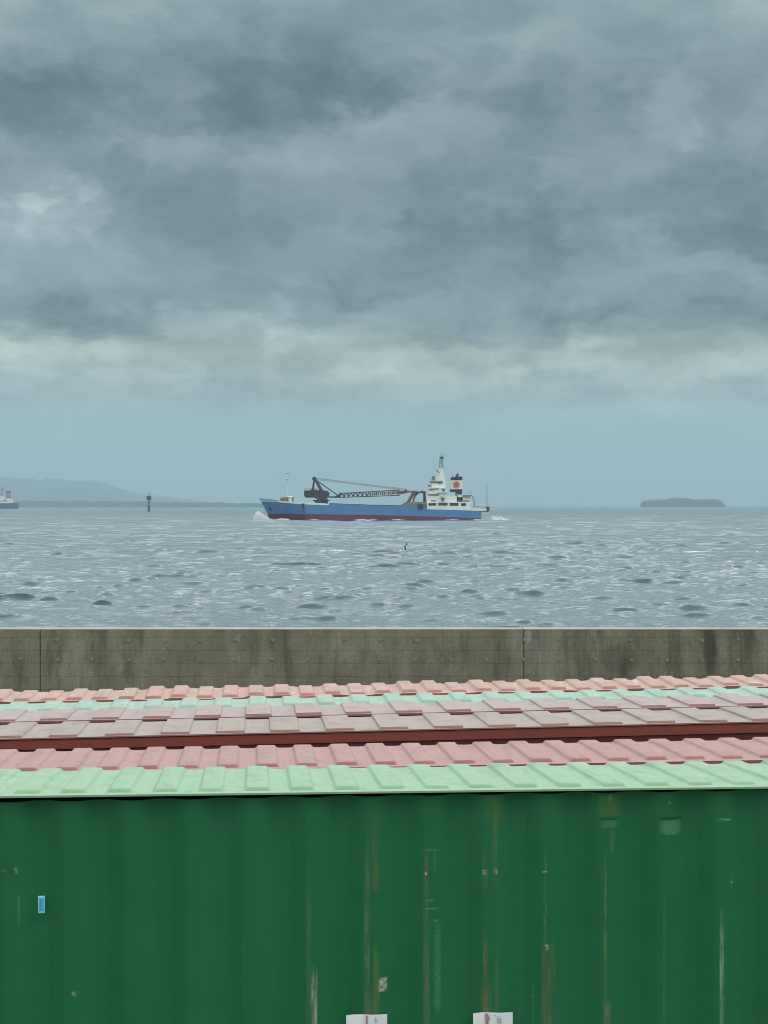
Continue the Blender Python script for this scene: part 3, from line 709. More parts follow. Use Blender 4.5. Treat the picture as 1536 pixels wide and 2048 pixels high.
# ------------------------------------------------------------------ things stuck on the container
def on_wall(px, py):
    x, z = wall_pt(px, py); return x, z
def sticker(name, label, cat, px0, px1, py0, py1, mat, thick=.003, off=-.0065, group=None):
    x0, z1 = on_wall(px0, py0); x1, z0 = on_wall(px1, py1)
    e = empty(name, Vector((x0 + x1, 0, 0)) * 0 + (Matrix.Rotation(YAW, 3, 'Z') @ Vector(((x0 + x1) / 2, 0, 0))) + Vector((0, WALL_Y, z0)), YAW)
    tag(e, label, cat, group)
    return e, (x1 - x0), (z1 - z0)
e, w, h = sticker('tag', 'small bright blue upright tag on the green container', 'tag', 76, 89, 1792, 1826, None)
MB().box(-w / 2, w / 2, -.010, -.004, 0, h, 0, .001).build('backing', M['tag_pale'], e)
MB().box(-w * .36, w * .40, -.0125, -.0105, h * .12, h * .9).build('face', M['tag_blue'], e)
b = MB()
for i in range(7):
    z_ = h * (.2 + .095 * i); b.box(-w * .2, w * (.0 + .16 * rnd.random()), -.0135, -.0128, z_, z_ + h * .035)
b.build('printing', M['tag_ink'], e)
def notice(px0, px1, py0, label, strokes):
    e, w, h = sticker('paper_notice', label, 'notice', px0, px1, py0, py0 + 95, None)
    b = MB(); n = 12   # sheet, slightly wavy
    vs = []
    for y in (-.006, -.003):
        for j in range(n + 1):
            for i in range(n + 1):
                u, v = i / n, j / n
                vs.append((-w / 2 + w * u, y - .003 * math.sin(u * 5 + v * 3) * (v ** 2) - .002, h * v + .0015 * math.sin(u * 7) * v))
    N1 = (n + 1) ** 2; fs = []
    for j in range(n):
        for i in range(n):
            a = j * (n + 1) + i
            fs.append((a, a + 1, a + n + 2, a + n + 1)); fs.append((N1 + a + n + 1, N1 + a + n + 2, N1 + a + 1, N1 + a))
    for i in range(n):
        for j0, d in ((0, 1), (n, 1)):
            a = j0 * (n + 1) + i; fs.append((a, a + N1, a + 1 + N1, a + 1))
            a = i * (n + 1) + j0; fs.append((a, a + N1, a + n + 1 + N1, a + n + 1))
    b.add(vs, fs).build('sheet', M['paper'], e)
    for nm, mat, segs in strokes:
        b = MB()
        for u0, v0, u1, v1, r in segs:
            b.tube((-w / 2 + w * u0, -.0118, h * v0), (-w / 2 + w * u1, -.0118, h * v1), r, r, 5)
        b.build(nm, mat, e)
notice(692, 774, 2031, 'white paper sheet low on the container with one thin reddish run',
       [('stain', M['ink_pink'], [(.5, .995, .5, .2, .003), (.515, .97, .505, .5, .002)]), ('writing', M['ink_grey'], [(.68, .92, .74, .86, .0012), (.70, .86, .76, .9, .0012), (.72, .95, .73, .8, .001)])])
notice(946, 1025, 2027, 'white paper sheet with a rusty stain and grey scribbles',
       [('stain', M['ink_pink'], [(.33, .995, .37, .2, .004), (.36, .98, .42, .86, .003), (.36, .9, .40, .5, .004)]), ('writing', M['ink_grey'], [(.58, .88, .72, .86, .0014), (.6, .8, .74, .82, .0014), (.64, .93, .62, .74, .0012), (.7, .92, .69, .76, .0012), (.52, .96, .6, .93, .001)])])

# ------------------------------------------------------------------ ships
def lerp(x, pts): return float(np.interp(x, [p[0] for p in pts], [p[1] for p in pts]))
def hull_mesh(stem, stern, top, low, beam, entrance, run, levels, nst=56, flare=.45):
    """stem/stern: x as a function of z; top/low: z limits as functions of t (0 bow, 1 stern)"""
    vs, fs = [], []
    for j in range(levels + 1):
        for i in range(nst + 1):
            t_ = i / nst; t_ = t_ ** 1.5 if t_ < .999 else 1.
            z = low(t_) + (top(t_) - low(t_)) * j / levels
            x = stem(z) + (stern(z) - stem(z)) * t_
            zz = max(0., min(1., z / max(.1, top(0.))))
            e = entrance * (1.15 - flare * zz)
            f = min(1., t_ / e); f = (1 - (1 - f) ** 2.2) ** .8
            r_ = max(0., (t_ - (1 - run)) / run); f *= 1 - .16 * r_ ** 2
            b = beam / 2 * f
            vs.append((x, -b, z)); vs.append((x, b, z))
    n = 2 * (nst + 1)
    for j in range(levels):
        for i in range(nst):
            a = j * n + 2 * i
            fs.append((a, a + n, a + n + 2, a + 2)); fs.append((a + 1, a + 3, a + n + 3, a + n + 1))
        a = j * n + 2 * nst; fs.append((a, a + n, a + n + 1, a + 1))
    return vs, fs
def half_beam(t_, z, ztop0, beam, entrance, run, flare=.45):
    zz = max(0., min(1., z / ztop0)); e = entrance * (1.15 - flare * zz)
    f = min(1., t_ / e); f = (1 - (1 - f) ** 2.2) ** .8
    r_ = max(0., (t_ - (1 - run)) / run)
    return beam / 2 * f * (1 - .16 * r_ ** 2)

def cargo_ship():
    s = SHIP_D / FPX; B = 12.4
    def X(px): return (px - 740) * s
    def Z(py): return (1042 - py) * s
    e = empty('cargo_ship', ((740 - 768) * s, SHIP_D + B / 2, 0.))
    tag(e, 'blue and red sand carrier ship with a lattice boom crane, heading left', 'ship')
    stem = lambda z: lerp(z, [(Z(1062), X(538)), (Z(1042), X(536)), (Z(1030), X(532.5)), (Z(1026), X(531)), (Z(996), X(515))])
    stern = lambda z: lerp(z, [(Z(1060), X(956)), (Z(1042), X(963)), (Z(1022), X(963.5)), (Z(1014), X(964))])
    pxt = lambda t_: 525 + (963 - 525) * t_
    topy = [(515, 1002.0), (530, 1003.0), (552, 1003.4), (575, 1006), (606, 1008.6), (655, 1010.6), (668, 1007.6), (740, 1010.6), (800, 1012), (836, 1014.5), (856, 1017.5), (963, 1022)]
    bndy = [(515, 1027.6), (640, 1028.6), (740, 1029.8), (895, 1034), (963, 1037)]
    top = lambda t_: Z(lerp(pxt(t_), topy)); bnd = lambda t_: Z(lerp(pxt(t_), bndy))
    ent, run = .24, .2
    v, f = hull_mesh(stem, stern, top, bnd, B, ent, run, 6)
    hull = MB().add(v, f).build('hull', M['ship_blue'], e, smooth=True); hull.data.set_sharp_from_angle(angle=R(40))
    v, f = hull_mesh(stem, stern, bnd, lambda t_: -2.4, B, ent, run, 4)
    lo = MB().add(v, f).build('lower_hull', M['ship_red'], hull, smooth=True); lo.data.set_sharp_from_angle(angle=R(40))
    def hb(px, z):
        x = X(px); t_ = (x - stem(z)) / (stern(z) - stem(z))
        return half_beam(max(0., min(1., t_)), z, top(0.), B, ent, run)
    # deck
    b = MB(); pts = np.concatenate([np.linspace(517, 560, 16), np.linspace(566, 962, 40)])
    vs = []
    for px in pts:
        z = Z(lerp(px, topy)) - .12; q = max(.02, hb(px, z) - .04); vs += [(X(px), -q, z), (X(px), q, z)]
    b.add(vs, [(2 * i, 2 * i + 2, 2 * i + 3, 2 * i + 1) for i in range(len(pts) - 1)]).build('deck', M['deck_green'], e)
    def strip(pts, up, dn, mat, name, grow=.02, th=.16, close=False):
        for sgn in (-1, 1):
            b = MB()
            vs = []
            for px in pts:
                z0, z1 = Z(lerp(px, dn)), Z(lerp(px, up)); q = hb(min(px, 962), min(z1, top(0.))) + grow
                for yy, zz in ((q, z0), (q, z1), (max(0.005, q - th), z1), (max(.005, q - th), z0)): vs.append((X(px), sgn * yy, zz))
            n = len(pts); fs = []
            for i in range(n - 1):
                for k in range(4):
                    a, c = 4 * i + k, 4 * i + (k + 1) % 4
                    fs.append((a, c, c + 4, a + 4))
            fs += [(0, 1, 2, 3), (4 * n - 1, 4 * n - 2, 4 * n - 3, 4 * n - 4)]
            b.add(vs, fs)
            if close and sgn < 0:
                px = pts[-1]; q = hb(962, 3.) + grow
                b.box(X(px) - .16, X(px), -q + .01, q - th - .01, Z(lerp(px, dn)) + .01, Z(lerp(px, up)) - .01)
            b.build(name, mat, e)
    fp = list(np.linspace(515.4, 556, 18))
    up1 = [(515, 996), (556, 1000.2)]
    strip(fp, up1, [(515, 997.4), (519, 1002.1), (552, 1003.3), (556, 1003.6)], M['ship_lilac'], 'bow_bulwark', .05)
    o = strip(list(np.linspace(556, 655, 24)), [(556, 1001), (575, 1003.4), (606, 1005), (640, 1006), (655, 1007.4)], [(556, 1003.8), (575, 1006), (606, 1008.6), (655, 1010.6)], M['ship_white'], 'bulwark', .03)
    o = strip([853.5, 870, 890, 910, 930, 950, 964, 976], [(853, 1014.5), (910, 1015.2), (976, 1017.2)], [(853, 1018.6), (910, 1020), (962, 1021.9), (976, 1022.2)], M['ship_white'], 'bulwark', .04, close=True)
    hbm = hb(940, 3.)
    MB().box(X(962), X(977.5), -hbm + .3, hbm - .3, Z(1023.6), Z(1022.2)).build('stern_platform', M['ship_dark'], e)
    b = MB().box(X(973.5), X(979.2), -hbm + .2, -hbm + 1.6, Z(1022), Z(1015.2), 0, .1); b.tube((X(971), -hbm + .8, Z(1014.6)), (X(980), -hbm + .8, Z(1014.2)), .16)
    b.build('stern_fairlead', M['ship_dark'], e)
    # anchor and pocket, worn name letters on the bow
    q = hb(538, Z(1016)) + .03
    b = MB().box(X(535), X(540.5), -q - .22, -q + .1, Z(1018.6), Z(1014.8), 0, .06).tube((X(537), -q - .16, Z(1015)), (X(533.5), -q + .55, Z(1012)), .14).box(X(538), X(543), -q - .2, -q + .1, Z(1020), Z(1017.2), 0, .05)
    b.build('anchor', M['ship_dark'], hull)
    lett = paint('worn_white_lettering', (.28, .36, .46), (.12, .2, .34), 1., .8)
    for k in range(4):
        b = MB()
        cx = 552.5 + 4.6 * k
        for i in range(6):
            x0 = cx + rnd.uniform(-1.7, 1.2); y0 = 1009 + rnd.uniform(-1.6, 2.4) + .18 * k
            qq = hb(x0, Z(y0)) + .05
            if rnd.random() < .5: b.box(X(x0), X(x0 + 1.9), -qq - .05, -qq + .5, Z(y0 + .35), Z(y0))
            else: b.box(X(x0), X(x0 + .5), -qq - .05, -qq + .5, Z(y0 + 2.2), Z(y0))
        b.build('worn_letter', lett, hull)
    # rubbing fender hanging by the bow quarter
    qq = hb(606, Z(1015))
    MB().tube((X(606), -qq - .3, Z(1012)), (X(606), -qq - .3, Z(1007)), .42, .42, 10).tube((X(608.5), -qq - .12, Z(1026)), (X(607), -qq - .12, Z(1012)), .12).build('fender', M['ship_dark'], e)
    # hatch coaming along the hold
    b = MB().prism([(X(652), Z(1011)), (X(660), Z(1006.3)), (X(740), Z(1009.4)), (X(800), Z(1010.8)), (X(800), Z(1014))], -4.9, 4.9)
    b.build('hatch_coaming', M['ship_dark'], e)
    MB().prism([(X(798), Z(1012)), (X(811), Z(1004.2)), (X(852), Z(1004.2)), (X(852), Z(1015)), (X(800), Z(1014))], -5.2, 5.2).build('hold_bulkhead', M['ship_grey'], e)
    MB().box(X(836.5), X(846.5), -6.5, -5.0, Z(1018.5), Z(1007.5), 0, .15).build('side_locker', M['ship_dark'], e)
    MB().prism([(X(610), Z(1010.6)), (X(612), Z(1004.4)), (X(657), Z(1008)), (X(664), Z(1012))], -5.6, 5.6).build('raised_deck', M['ship_white'], e)
    # forecastle machinery
    b = MB().prism([(X(557), Z(1003)), (X(561), Z(995.8)), (X(566), Z(994.2)), (X(574), Z(994.4)), (X(575), Z(1004))], -3.2, 1.5)
    for k in range(3): b.tube((X(562 + 4.5 * k), -3.6, Z(998)), (X(562 + 4.5 * k), -2.8, Z(998)), .45, .45, 12)
    b.build('windlass', M['tan'], e)
    MB().lathe([(.75, Z(1004)), (.75, Z(996)), (.95, Z(995)), (.95, Z(993.5)), (.5, Z(992.8))], X(579), -2.6, 12).build('ventilator', M['ship_white'], e)
    MB().lathe([(.32, Z(1003)), (.34, Z(994.5)), (.3, Z(993.8))], X(584), -2.9, 10).build('bollard', M['tan'], e)
    b = MB()
    for px in range(588, 612, 4): b.tube((X(px), -5.2, Z(1006)), (X(px), -5.2, Z(998.5)), .035, .035, 5)
    for yy in (998.5, 1001.5): b.tube((X(588), -5.2, Z(yy)), (X(609), -5.2, Z(yy + .8)), .03, .03, 5)
    b.build('railing', M['ship_white'], e)
    fm = MB().tube((X(573), 0, Z(1004)), (X(572.6), 0, Z(944)), .07, .04, 8).tube((X(573.4), 1.2, Z(1004)), (X(572.8), .1, Z(962)), .06, .04, 6)
    fm = fm.build('foremast', M['ship_white'], e)
    MB().box(X(569.5), X(576.5), -.25, .25, Z(946.8), Z(945.6)).build('crossarm', M['ship_grey'], fm)
    MB().box(X(571.6), X(574.2), -.2, .2, Z(960.5), Z(958.2)).build('mast_light', M['ship_grey'], fm)
    # crane
    cr = empty('crane', (0, 0, 0)); cr.parent = e
    cy = 2.6
    b = MB().prism([(X(607), Z(983)), (X(608), Z(980.6)), (X(618), Z(980.8)), (X(620), Z(978.6)), (X(632), Z(979)), (X(634), Z(980.4)), (X(652), Z(980.8)), (X(657), Z(985)), (X(657), Z(990)), (X(653), Z(995)), (X(653), Z(1001.5)),
                    (X(649), Z(1002)), (X(646), Z(999.5)), (X(634), Z(999.5)), (X(628), Z(995.2)), (X(611), Z(995.2)), (X(607), Z(992))], -cy, cy)
    hs = b.build('crane_house', M['crane'], cr)
    for x0, x1, y0_, y1_ in ((610, 616, 992, 984), (641, 649, 992, 984.5), (620, 624, 994, 984)): MB().box(X(x0), X(x1), -cy - .06, -cy, Z(y0_), Z(y1_)).build('house_door', M['crane_dark'], cr)
    b = MB()
    for px in np.linspace(608, 632, 8): b.tube((X(px), -cy + .1, Z(981)), (X(px), -cy + .1, Z(976)), .04, .04, 5)
    b.tube((X(608), -cy + .1, Z(976)), (X(632), -cy + .1, Z(976)), .04, .04, 5).build('house_railing', M['crane_dark'], cr)
    MB().lathe([(2.1, Z(1010)), (2.0, Z(1003)), (2.6, Z(1001.5)), (2.6, Z(999.6))], X(641), 0, 18).build('pedestal', M['crane_dark'], cr)
    MB().ring((X(637.8), -5.6, Z(1006.8)), .5, .26).tube((X(637.8), -5.4, Z(1003)), (X(637.8), -2.5, Z(999)), .15).build('hook_block', M['ship_dark'], cr)
    b = MB()
    for yy in (-1.7, 1.7):
        b.tube((X(624), yy, Z(981)), (X(626.5), yy * .6, Z(956)), .32, .26, 6).tube((X(642), yy, Z(982)), (X(628.5), yy * .6, Z(957)), .52, .42, 6)
    b.tube((X(627.4), -1.5, Z(956.5)), (X(627.4), 1.5, Z(956.5)), .55, .55, 10).box(X(624.8), X(630), -.9, .9, Z(962), Z(953.4), 0, .1)
    b.tube((X(623), -1.0, Z(959)), (X(625), -1.0, Z(953)), .12)
    b.build('a_frame', M['crane_dark'], cr)
    b = MB()
    for yy in (-1.3, 1.3): b.tube((X(629), yy * .7, Z(958.5)), (X(676.5), yy, Z(991.8)), .19, .19, 6)
    b.build('luffing_stay', M['crane_dark'], cr)
    b = MB()
    for k in range(7):
        yy = -1.0 + k * .33
        b.tube((X(631), yy * .8, Z(954.6 + .75 * k)), (X(815), yy, Z(978.2 + .55 * k)), .028, .028, 5)
    for yy in (-.5, .5): b.tube((X(640), yy, Z(957.2)), (X(800), yy * .5, Z(975.6)), .025, .025, 5)
    b.build('wire_rope', M['cable'], cr)
    # lattice boom
    b = MB(); y0 = 1.15
    b.box(X(655), X(677), -y0, y0, Z(995.2), Z(992.6), 0, .1).prism([(X(668), Z(993)), (X(676), Z(988.6)), (X(680), Z(988.4)), (X(680), Z(995)), (X(672), Z(995))], -y0, y0)
    def bz(px, k): # k 0 lower, 1 upper chord
        return Z(lerp(px, [(677, 994.6), (795, 990.4)]) if k == 0 else lerp(px, [(677, 986.6), (795, 979.8)]))
    for yy in (-y0, y0):
        for k in (0, 1): b.tube((X(677), yy, bz(677, k)), (X(800), yy, bz(800, k)), .15, .15, 6)
        xs = np.linspace(678, 738, 14)
        for i in range(len(xs) - 1):
            a, c = xs[i], xs[i + 1]
            b.tube((X(a), yy, bz(a, i % 2)), (X(c), yy, bz(c, 1 - i % 2)), .13, .13, 5)
            if i % 2 == 0: b.tube((X(a), yy, bz(a, 0)), (X(a), yy, bz(a, 1)), .12, .12, 5)
    for a in np.linspace(680, 796, 14):
        for k in (0, 1): b.tube((X(a), -y0, bz(a, k)), (X(a), y0, bz(a, k)), .08, .08, 5)
    b.build('boom', M['crane_dark'], cr)
    MB().prism([(X(736), Z(992)), (X(736), Z(984.2)), (X(796), Z(980.8)), (X(796), Z(989.4))], -.75, -.68).build('boom_panel', M['ship_white'], cr)
    b = MB()
    for k in range(14):
        px = 739.5 + k * 4.0; yt = lerp(px, [(736, 984.4), (796, 981.2)])
        MB().box(X(px), X(px + rnd.uniform(1.3, 2.6)), -.8, -.74, Z(yt + 6.6), Z(yt + rnd.uniform(.4, 1.4))).build('panel_marking', M['crane_dark'], cr)
    b = MB().prism([(X(795), Z(989)), (X(795), Z(982.4)), (X(808), Z(981.2)), (X(816), Z(981)), (X(830), Z(982.5)), (X(831), Z(985.4)), (X(818), Z(984.6)), (X(808), Z(987.4))], -.9, .9)
    b.tube((X(812), -1.1, Z(981)), (X(812), 1.1, Z(981)), .4, .4, 10).tube((X(826), -1.1, Z(983.5)), (X(826), 1.1, Z(983.5)), .45, .45, 10)
    b.build('boom_head', M['rest_red'], cr)
    # boom rest: arch of plates
    b = MB()
    def arc(pts, w, mb):
        for (x0, y0_), (x1, y1_) in zip(pts[:-1], pts[1:]):
            for yy in (-1.9, 1.9): mb.tube((X(x0), yy, Z(y0_)), (X(x1), yy, Z(y1_)), w, w, 6)
    for px, py in ((832, 983), (836, 986)): b.tube((X(px), -1.9, Z(py)), (X(px), 1.9, Z(py)), .3, .3, 6)
    arc([(832, 983), (826, 989), (821, 997), (817, 1005)], .55, b); arc([(827.5, 1005), (828, 998), (831, 991.5), (836, 986), (843, 983.6), (849, 985)], .3, b)
    arc([(824, 986), (832, 983), (838, 984.5)], .4, b)
    b.build('boom_rest', M['rest_red'], e)
    b = MB()
    for yy in (-3.2, 3.2): b.box(X(848), X(851.8), yy - .4, yy + .4, Z(1016), Z(983))
    b.tube((X(849), -3.2, Z(984)), (X(849), 3.2, Z(984)), .3).tube((X(844), -3.2, Z(980.5)), (X(845), -3.2, Z(985)), .22)
    b.build('gantry_post', M['ship_dark'], e)
    # accommodation
    ho = MB().box(X(853.5), X(943), -5.6, 5.6, Z(1016), Z(1003.6)).prism([(X(853.5), Z(1003.6)), (X(852.3), Z(988)), (X(880), Z(988)), (X(880), Z(991.5)), (X(914), Z(991.5)), (X(914), Z(1003.6))], -5.1, 5.1)
    ho = ho.build('deckhouse', M['ship_white'], e)
    for x0, x1, y0_, y1_ in ((857, 872.6, 1006, 1011.4), (877, 895.4, 1005.6, 1011.2), (899.5, 917, 1005.8, 1011.6), (922, 932, 1006.4, 1012)):
        MB().box(X(x0), X(x1), -5.63, -5.2, Z(y1_), Z(y0_)).build('opening', M['opening'], ho)
    MB().box(X(862), X(872), -5.13, -4.9, Z(1003), Z(1000.2)).build('opening', M['ship_grey'], ho)
    b = MB().lathe([(.3, Z(1003.4)), (.32, Z(998)), (.7, Z(996))], X(886), -5.5, 8).tube((X(883), -5.6, Z(993)), (X(887.5), -5.6, Z(1002.5)), .22).build('deck_locker', M['ship_grey'], ho)
    b = MB().box(X(916), X(944), -5.3, 5.3, Z(994.2), Z(989.3)).box(X(926), X(941.5), -4.8, 4.8, Z(1003.6), Z(994.2))
    b.build('aft_canopy', M['ship_white'], e)
    ac = e.children[-1]
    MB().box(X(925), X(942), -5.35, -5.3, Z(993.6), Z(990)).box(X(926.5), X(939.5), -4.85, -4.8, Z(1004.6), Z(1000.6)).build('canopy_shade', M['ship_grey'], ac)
    b = MB()
    prev = None
    for a in np.linspace(0, 1, 9):
        p_ = (X(941 + 8.5 * math.sin(a * math.pi / 2)), -5.2, Z(990 + 24 * (1 - math.cos(a * math.pi / 2)) * .95))
        if prev: b.tube(prev, p_, .16, .16, 6)
        prev = p_
    b.tube((X(941), -5.0, Z(992)), (X(941), -5.0, Z(981)), .06, .06, 5).build('davit', M['ship_grey'], e)
    br = MB().prism([(X(856.5), Z(988)), (X(856), Z(971.5)), (X(862), Z(971.2)), (X(862), Z(974)), (X(891.5), Z(976)), (X(894), Z(979)), (X(894), Z(988))], -5.4, 5.4)
    br.prism([(X(863), Z(975)), (X(865), Z(965.5)), (X(887), Z(965.5)), (X(890), Z(976.5))], -4.4, 4.4)
    br = br.build('bridge', M['ship_white'], e)
    MB().box(X(856.2), X(862), -5.45, -5.38, Z(973), Z(970.6)).build('bridge_window', M['window'], br)
    MB().prism([(X(857.5), Z(977)), (X(878), Z(976.6)), (X(878), Z(979)), (X(872), Z(979.6)), (X(862), Z(981.5)), (X(858), Z(981))], -5.45, -5.38).build('bridge_window', M['ship_grey'], br)
    MB().prism([(X(881.5), Z(977)), (X(891), Z(977)), (X(889.5), Z(983.5)), (X(885), Z(983))], -5.45, -5.38).build('bridge_window', M['ship_grey'], br)
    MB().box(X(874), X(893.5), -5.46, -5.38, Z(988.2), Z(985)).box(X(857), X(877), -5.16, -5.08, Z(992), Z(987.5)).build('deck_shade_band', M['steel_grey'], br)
    cd = MB().box(X(861), X(886), -4.7, 4.7, Z(964.4), Z(962.2)).box(X(862.2), X(866), -4.6, -4.2, Z(966.5), Z(964.4)).box(X(877), X(885), -4.6, -4.2, Z(967), Z(964.4))
    cd = cd.build('compass_deck', M['ship_grey'], e)
    b = MB()
    for px in (862, 866, 870): b.tube((X(px), -4.5, Z(962)), (X(px), -4.5, Z(953 + (870 - px) * .4)), .1, .1, 6)
    b.box(X(864), X(869.5), -4.6, -4.2, Z(960.5), Z(951.5), 0, .08).build('signal_lamp', M['ship_grey'], cd)
    mb = MB().prism([(X(874.5), Z(963)), (X(878.6), Z(946)), (X(880), Z(936)), (X(888), Z(936)), (X(889.5), Z(950)), (X(894), Z(976))], -1.6, 1.6)
    ms = mb.build('radar_mast', M['ship_white'], e)
    b = MB()
    for yy in (-.75, .75):
        for (x0, x1) in ((880.2, 881.5), (888, 886.8)): b.tube((X(x0), yy, Z(936)), (X(x1), yy * .7, Z(912)), .13, .11, 5)
        for k, (ya, yb) in enumerate(((936, 930), (930, 924), (924, 918))):
            xa, xb = (880.5, 887.4) if k % 2 == 0 else (887.6, 881.0)
            b.tube((X(xa), yy, Z(ya)), (X(xb), yy, Z(yb)), .09, .09, 5)
        for ya in (936, 930, 924, 918, 912): b.tube((X(880.7), yy, Z(ya)), (X(887.4), yy, Z(ya)), .09, .09, 5)
    b.tube((X(884.5), 0, Z(936)), (X(884.5), 0, Z(905.5)), .12, .07, 6)
    b.build('mast_lattice', M['steel_grey'], ms)
    MB().box(X(879), X(890.4), -.25, .25, Z(907.4), Z(906.4)).build('crossarm', M['steel_grey'], ms)
    MB().box(X(880.5), X(889.4), -.9, -.5, Z(914.8), Z(912.8), 0, .05).box(X(882.6), X(886.4), -.7, .3, Z(918.4), Z(914.8), 0, .1).build('radar', M['ship_dark'], ms)
    MB().tube((X(873), -1.7, Z(939)), (X(880), -1.7, Z(945)), .2, .2, 6).build('searchlight', M['ship_grey'], ms)
    # funnel
    fy = 3.0
    def rounded(x0, x1, yh, z0, z1, mb, r=.7):
        pts = []
        for cx, cy_, a0 in ((x1 - r, yh - r, 0), (x0 + r, yh - r, 90), (x0 + r, -yh + r, 180), (x1 - r, -yh + r, 270)):
            for k in range(5): a = R(a0 + k * 22.5); pts.append((cx + r * math.cos(a), cy_ + r * math.sin(a)))
        n = len(pts)
        mb.add([(x, y, z) for z in (z0, z1) for x, y in pts], [tuple(range(n - 1, -1, -1)), tuple(range(n, 2 * n))] + [(i, (i + 1) % n, n + (i + 1) % n, n + i) for i in range(n)])
        return mb
    fu = rounded(X(902.6), X(926.4), fy, Z(978.2), Z(960.2), MB()).build('funnel', M['ship_cream'], e)
    rounded(X(903), X(926), fy - .02, Z(960.1), Z(954.2), MB()).build('funnel_cap', M['ship_navy'], fu)
    b = rounded(X(902.4), X(926), fy - .1, Z(984), Z(978.4), MB()); b.prism([(X(913), Z(984)), (X(925), Z(984)), (X(925), Z(1003.4)), (X(914.5), Z(1003.4))], -fy + .2, fy - .2)
    b.build('funnel_base', M['ship_navy'], fu)
    MB().tube((X(914), -fy + .1, Z(988)), (X(924), -fy + .1, Z(1001)), .14).tube((X(917), -fy - .1, Z(1000)), (X(923.5), -fy - .1, Z(1000.5)), .4).build('ladder', M['steel_grey'], fu)
    cx, cz_ = X(913.6), Z(969.3); b = MB()
    y1 = -fy - .02
    def disc(cx, cz_, r, n=20): return [(cx + r * math.cos(2 * math.pi * k / n), cz_ + r * math.sin(2 * math.pi * k / n)) for k in range(n)]
    b.ring((cx, y1 + .01, cz_), 1.02, .085, 28, 6)
    for k in range(5):
        a = R(90 + 72 * k); b.prism(disc(cx + .52 * math.cos(a), cz_ + .52 * math.sin(a), .36, 12), y1 - .04, y1 + .1)
    b.prism(disc(cx, cz_, .3, 12), y1 - .06, y1 + .1)
    b.build('emblem', M['emblem'], fu)
    MB().tube((X(914.6), 0, Z(954.4)), (X(915.4), 0, Z(949.6)), .36, .36, 10).tube((X(915.3), 0, Z(950)), (X(918.8), 0, Z(946.8)), .34, .3, 10).build('exhaust_pipe', M['ship_navy'], fu)
    MB().tube((X(907), -1, Z(955)), (X(907), -1, Z(949)), .09, .09, 5).build('whistle_post', M['ship_navy'], fu)
    MB().lathe([(.8, Z(954.2)), (.8, Z(952.6)), (.4, Z(951.8))], X(921.5), 0, 10).build('vent_cowl', M['ship_navy'], fu)
    b = MB().tube((X(977.6), -2, Z(1016)), (X(977.8), -2, Z(971.5)), .1, .07, 6).tube((X(974.6), -2, Z(1014)), (X(974.8), -2, Z(974.5)), .06, .05, 6).tube((X(974), -2, Z(971.6)), (X(980), -2, Z(971.2)), .06, .06, 5)
    b.build('stern_mast', M['steel_grey'], e)
    b = MB()
    for px in np.arange(943, 974, 5): b.tube((X(px), -5.2, Z(1017)), (X(px), -5.2, Z(1011.6 + (px - 943) * .09)), .05, .05, 5)
    b.tube((X(943), -5.2, Z(1011.4)), (X(973), -5.2, Z(1014.4)), .05, .05, 5).build('railing', M['ship_grey'], e)
    return e
cargo_ship()

# spray thrown up by the bow: countless drops, one mass
def bow_spray():
    s = SHIP_D / FPX; b = MB(); r = random.Random(5)
    ico = [(0, 0, 1), (.9, 0, -.3), (-.45, .78, -.3), (-.45, -.78, -.3)]
    def drop(x, y, z, q):
        a = r.uniform(0, 6.28); ca, sa = math.cos(a), math.sin(a)
        b.add([(x + q * (p[0] * ca - p[1] * sa) * 1.2, y + q * (p[0] * sa + p[1] * ca), z + q * p[2]) for p in ico], [(0, 1, 2), (0, 2, 3), (0, 3, 1), (1, 3, 2)])
    def PX(px): return (px - 768) * s
    def PZ(py): return (1042 - py) * s
    for i in range(5200):
        u = r.random(); px = 505.5 + 31 * u
        top = lerp(px, [(505, 1036), (510, 1025), (514, 1022), (520, 1026), (530, 1034), (537, 1039)])
        v = r.random() ** 1.15
        drop(PX(px + r.gauss(0, .7)), SHIP_D + 4.6 + r.gauss(0, 1.4) - 2. * u, PZ(1042) + (PZ(top) - PZ(1042)) * v + r.gauss(0, .05), r.uniform(.05, .16) * (1.25 - .5 * v))
    for i in range(2600):   # roll of white water along the side
        px = 520 + r.random() ** 1.3 * 62
        hgt = lerp(px, [(520, 1.3), (535, .8), (548, .35), (560, .75), (575, .7), (582, .1)])
        drop(PX(px), SHIP_D + lerp(px, [(520, 4.8), (560, 1.2), (582, -.2)]) + r.gauss(0, .5) - .6, r.random() * hgt, r.uniform(.05, .15))
    for c0, n in ((630, 120), (722, 260), (745, 90), (795, 240), (905, 200), (955, 160)):
        for i in range(n): drop(PX(c0 + r.gauss(0, 5)), SHIP_D - .5 + r.gauss(0, .4), r.random() * .55, r.uniform(.05, .14))
    for i in range(1500):
        px = 986 + r.random() * 38
        drop(PX(px), SHIP_D + 6 + r.gauss(0, 2.2), abs(r.gauss(0, lerp(px, [(986, .6), (1005, .5), (1024, .1)]))), r.uniform(.06, .16))
    m, t = material('white_spray')
    finish(m, t, (.74, .80, .80), .9)
    tag(b.build('sea_spray', m), kind='stuff')
bow_spray()

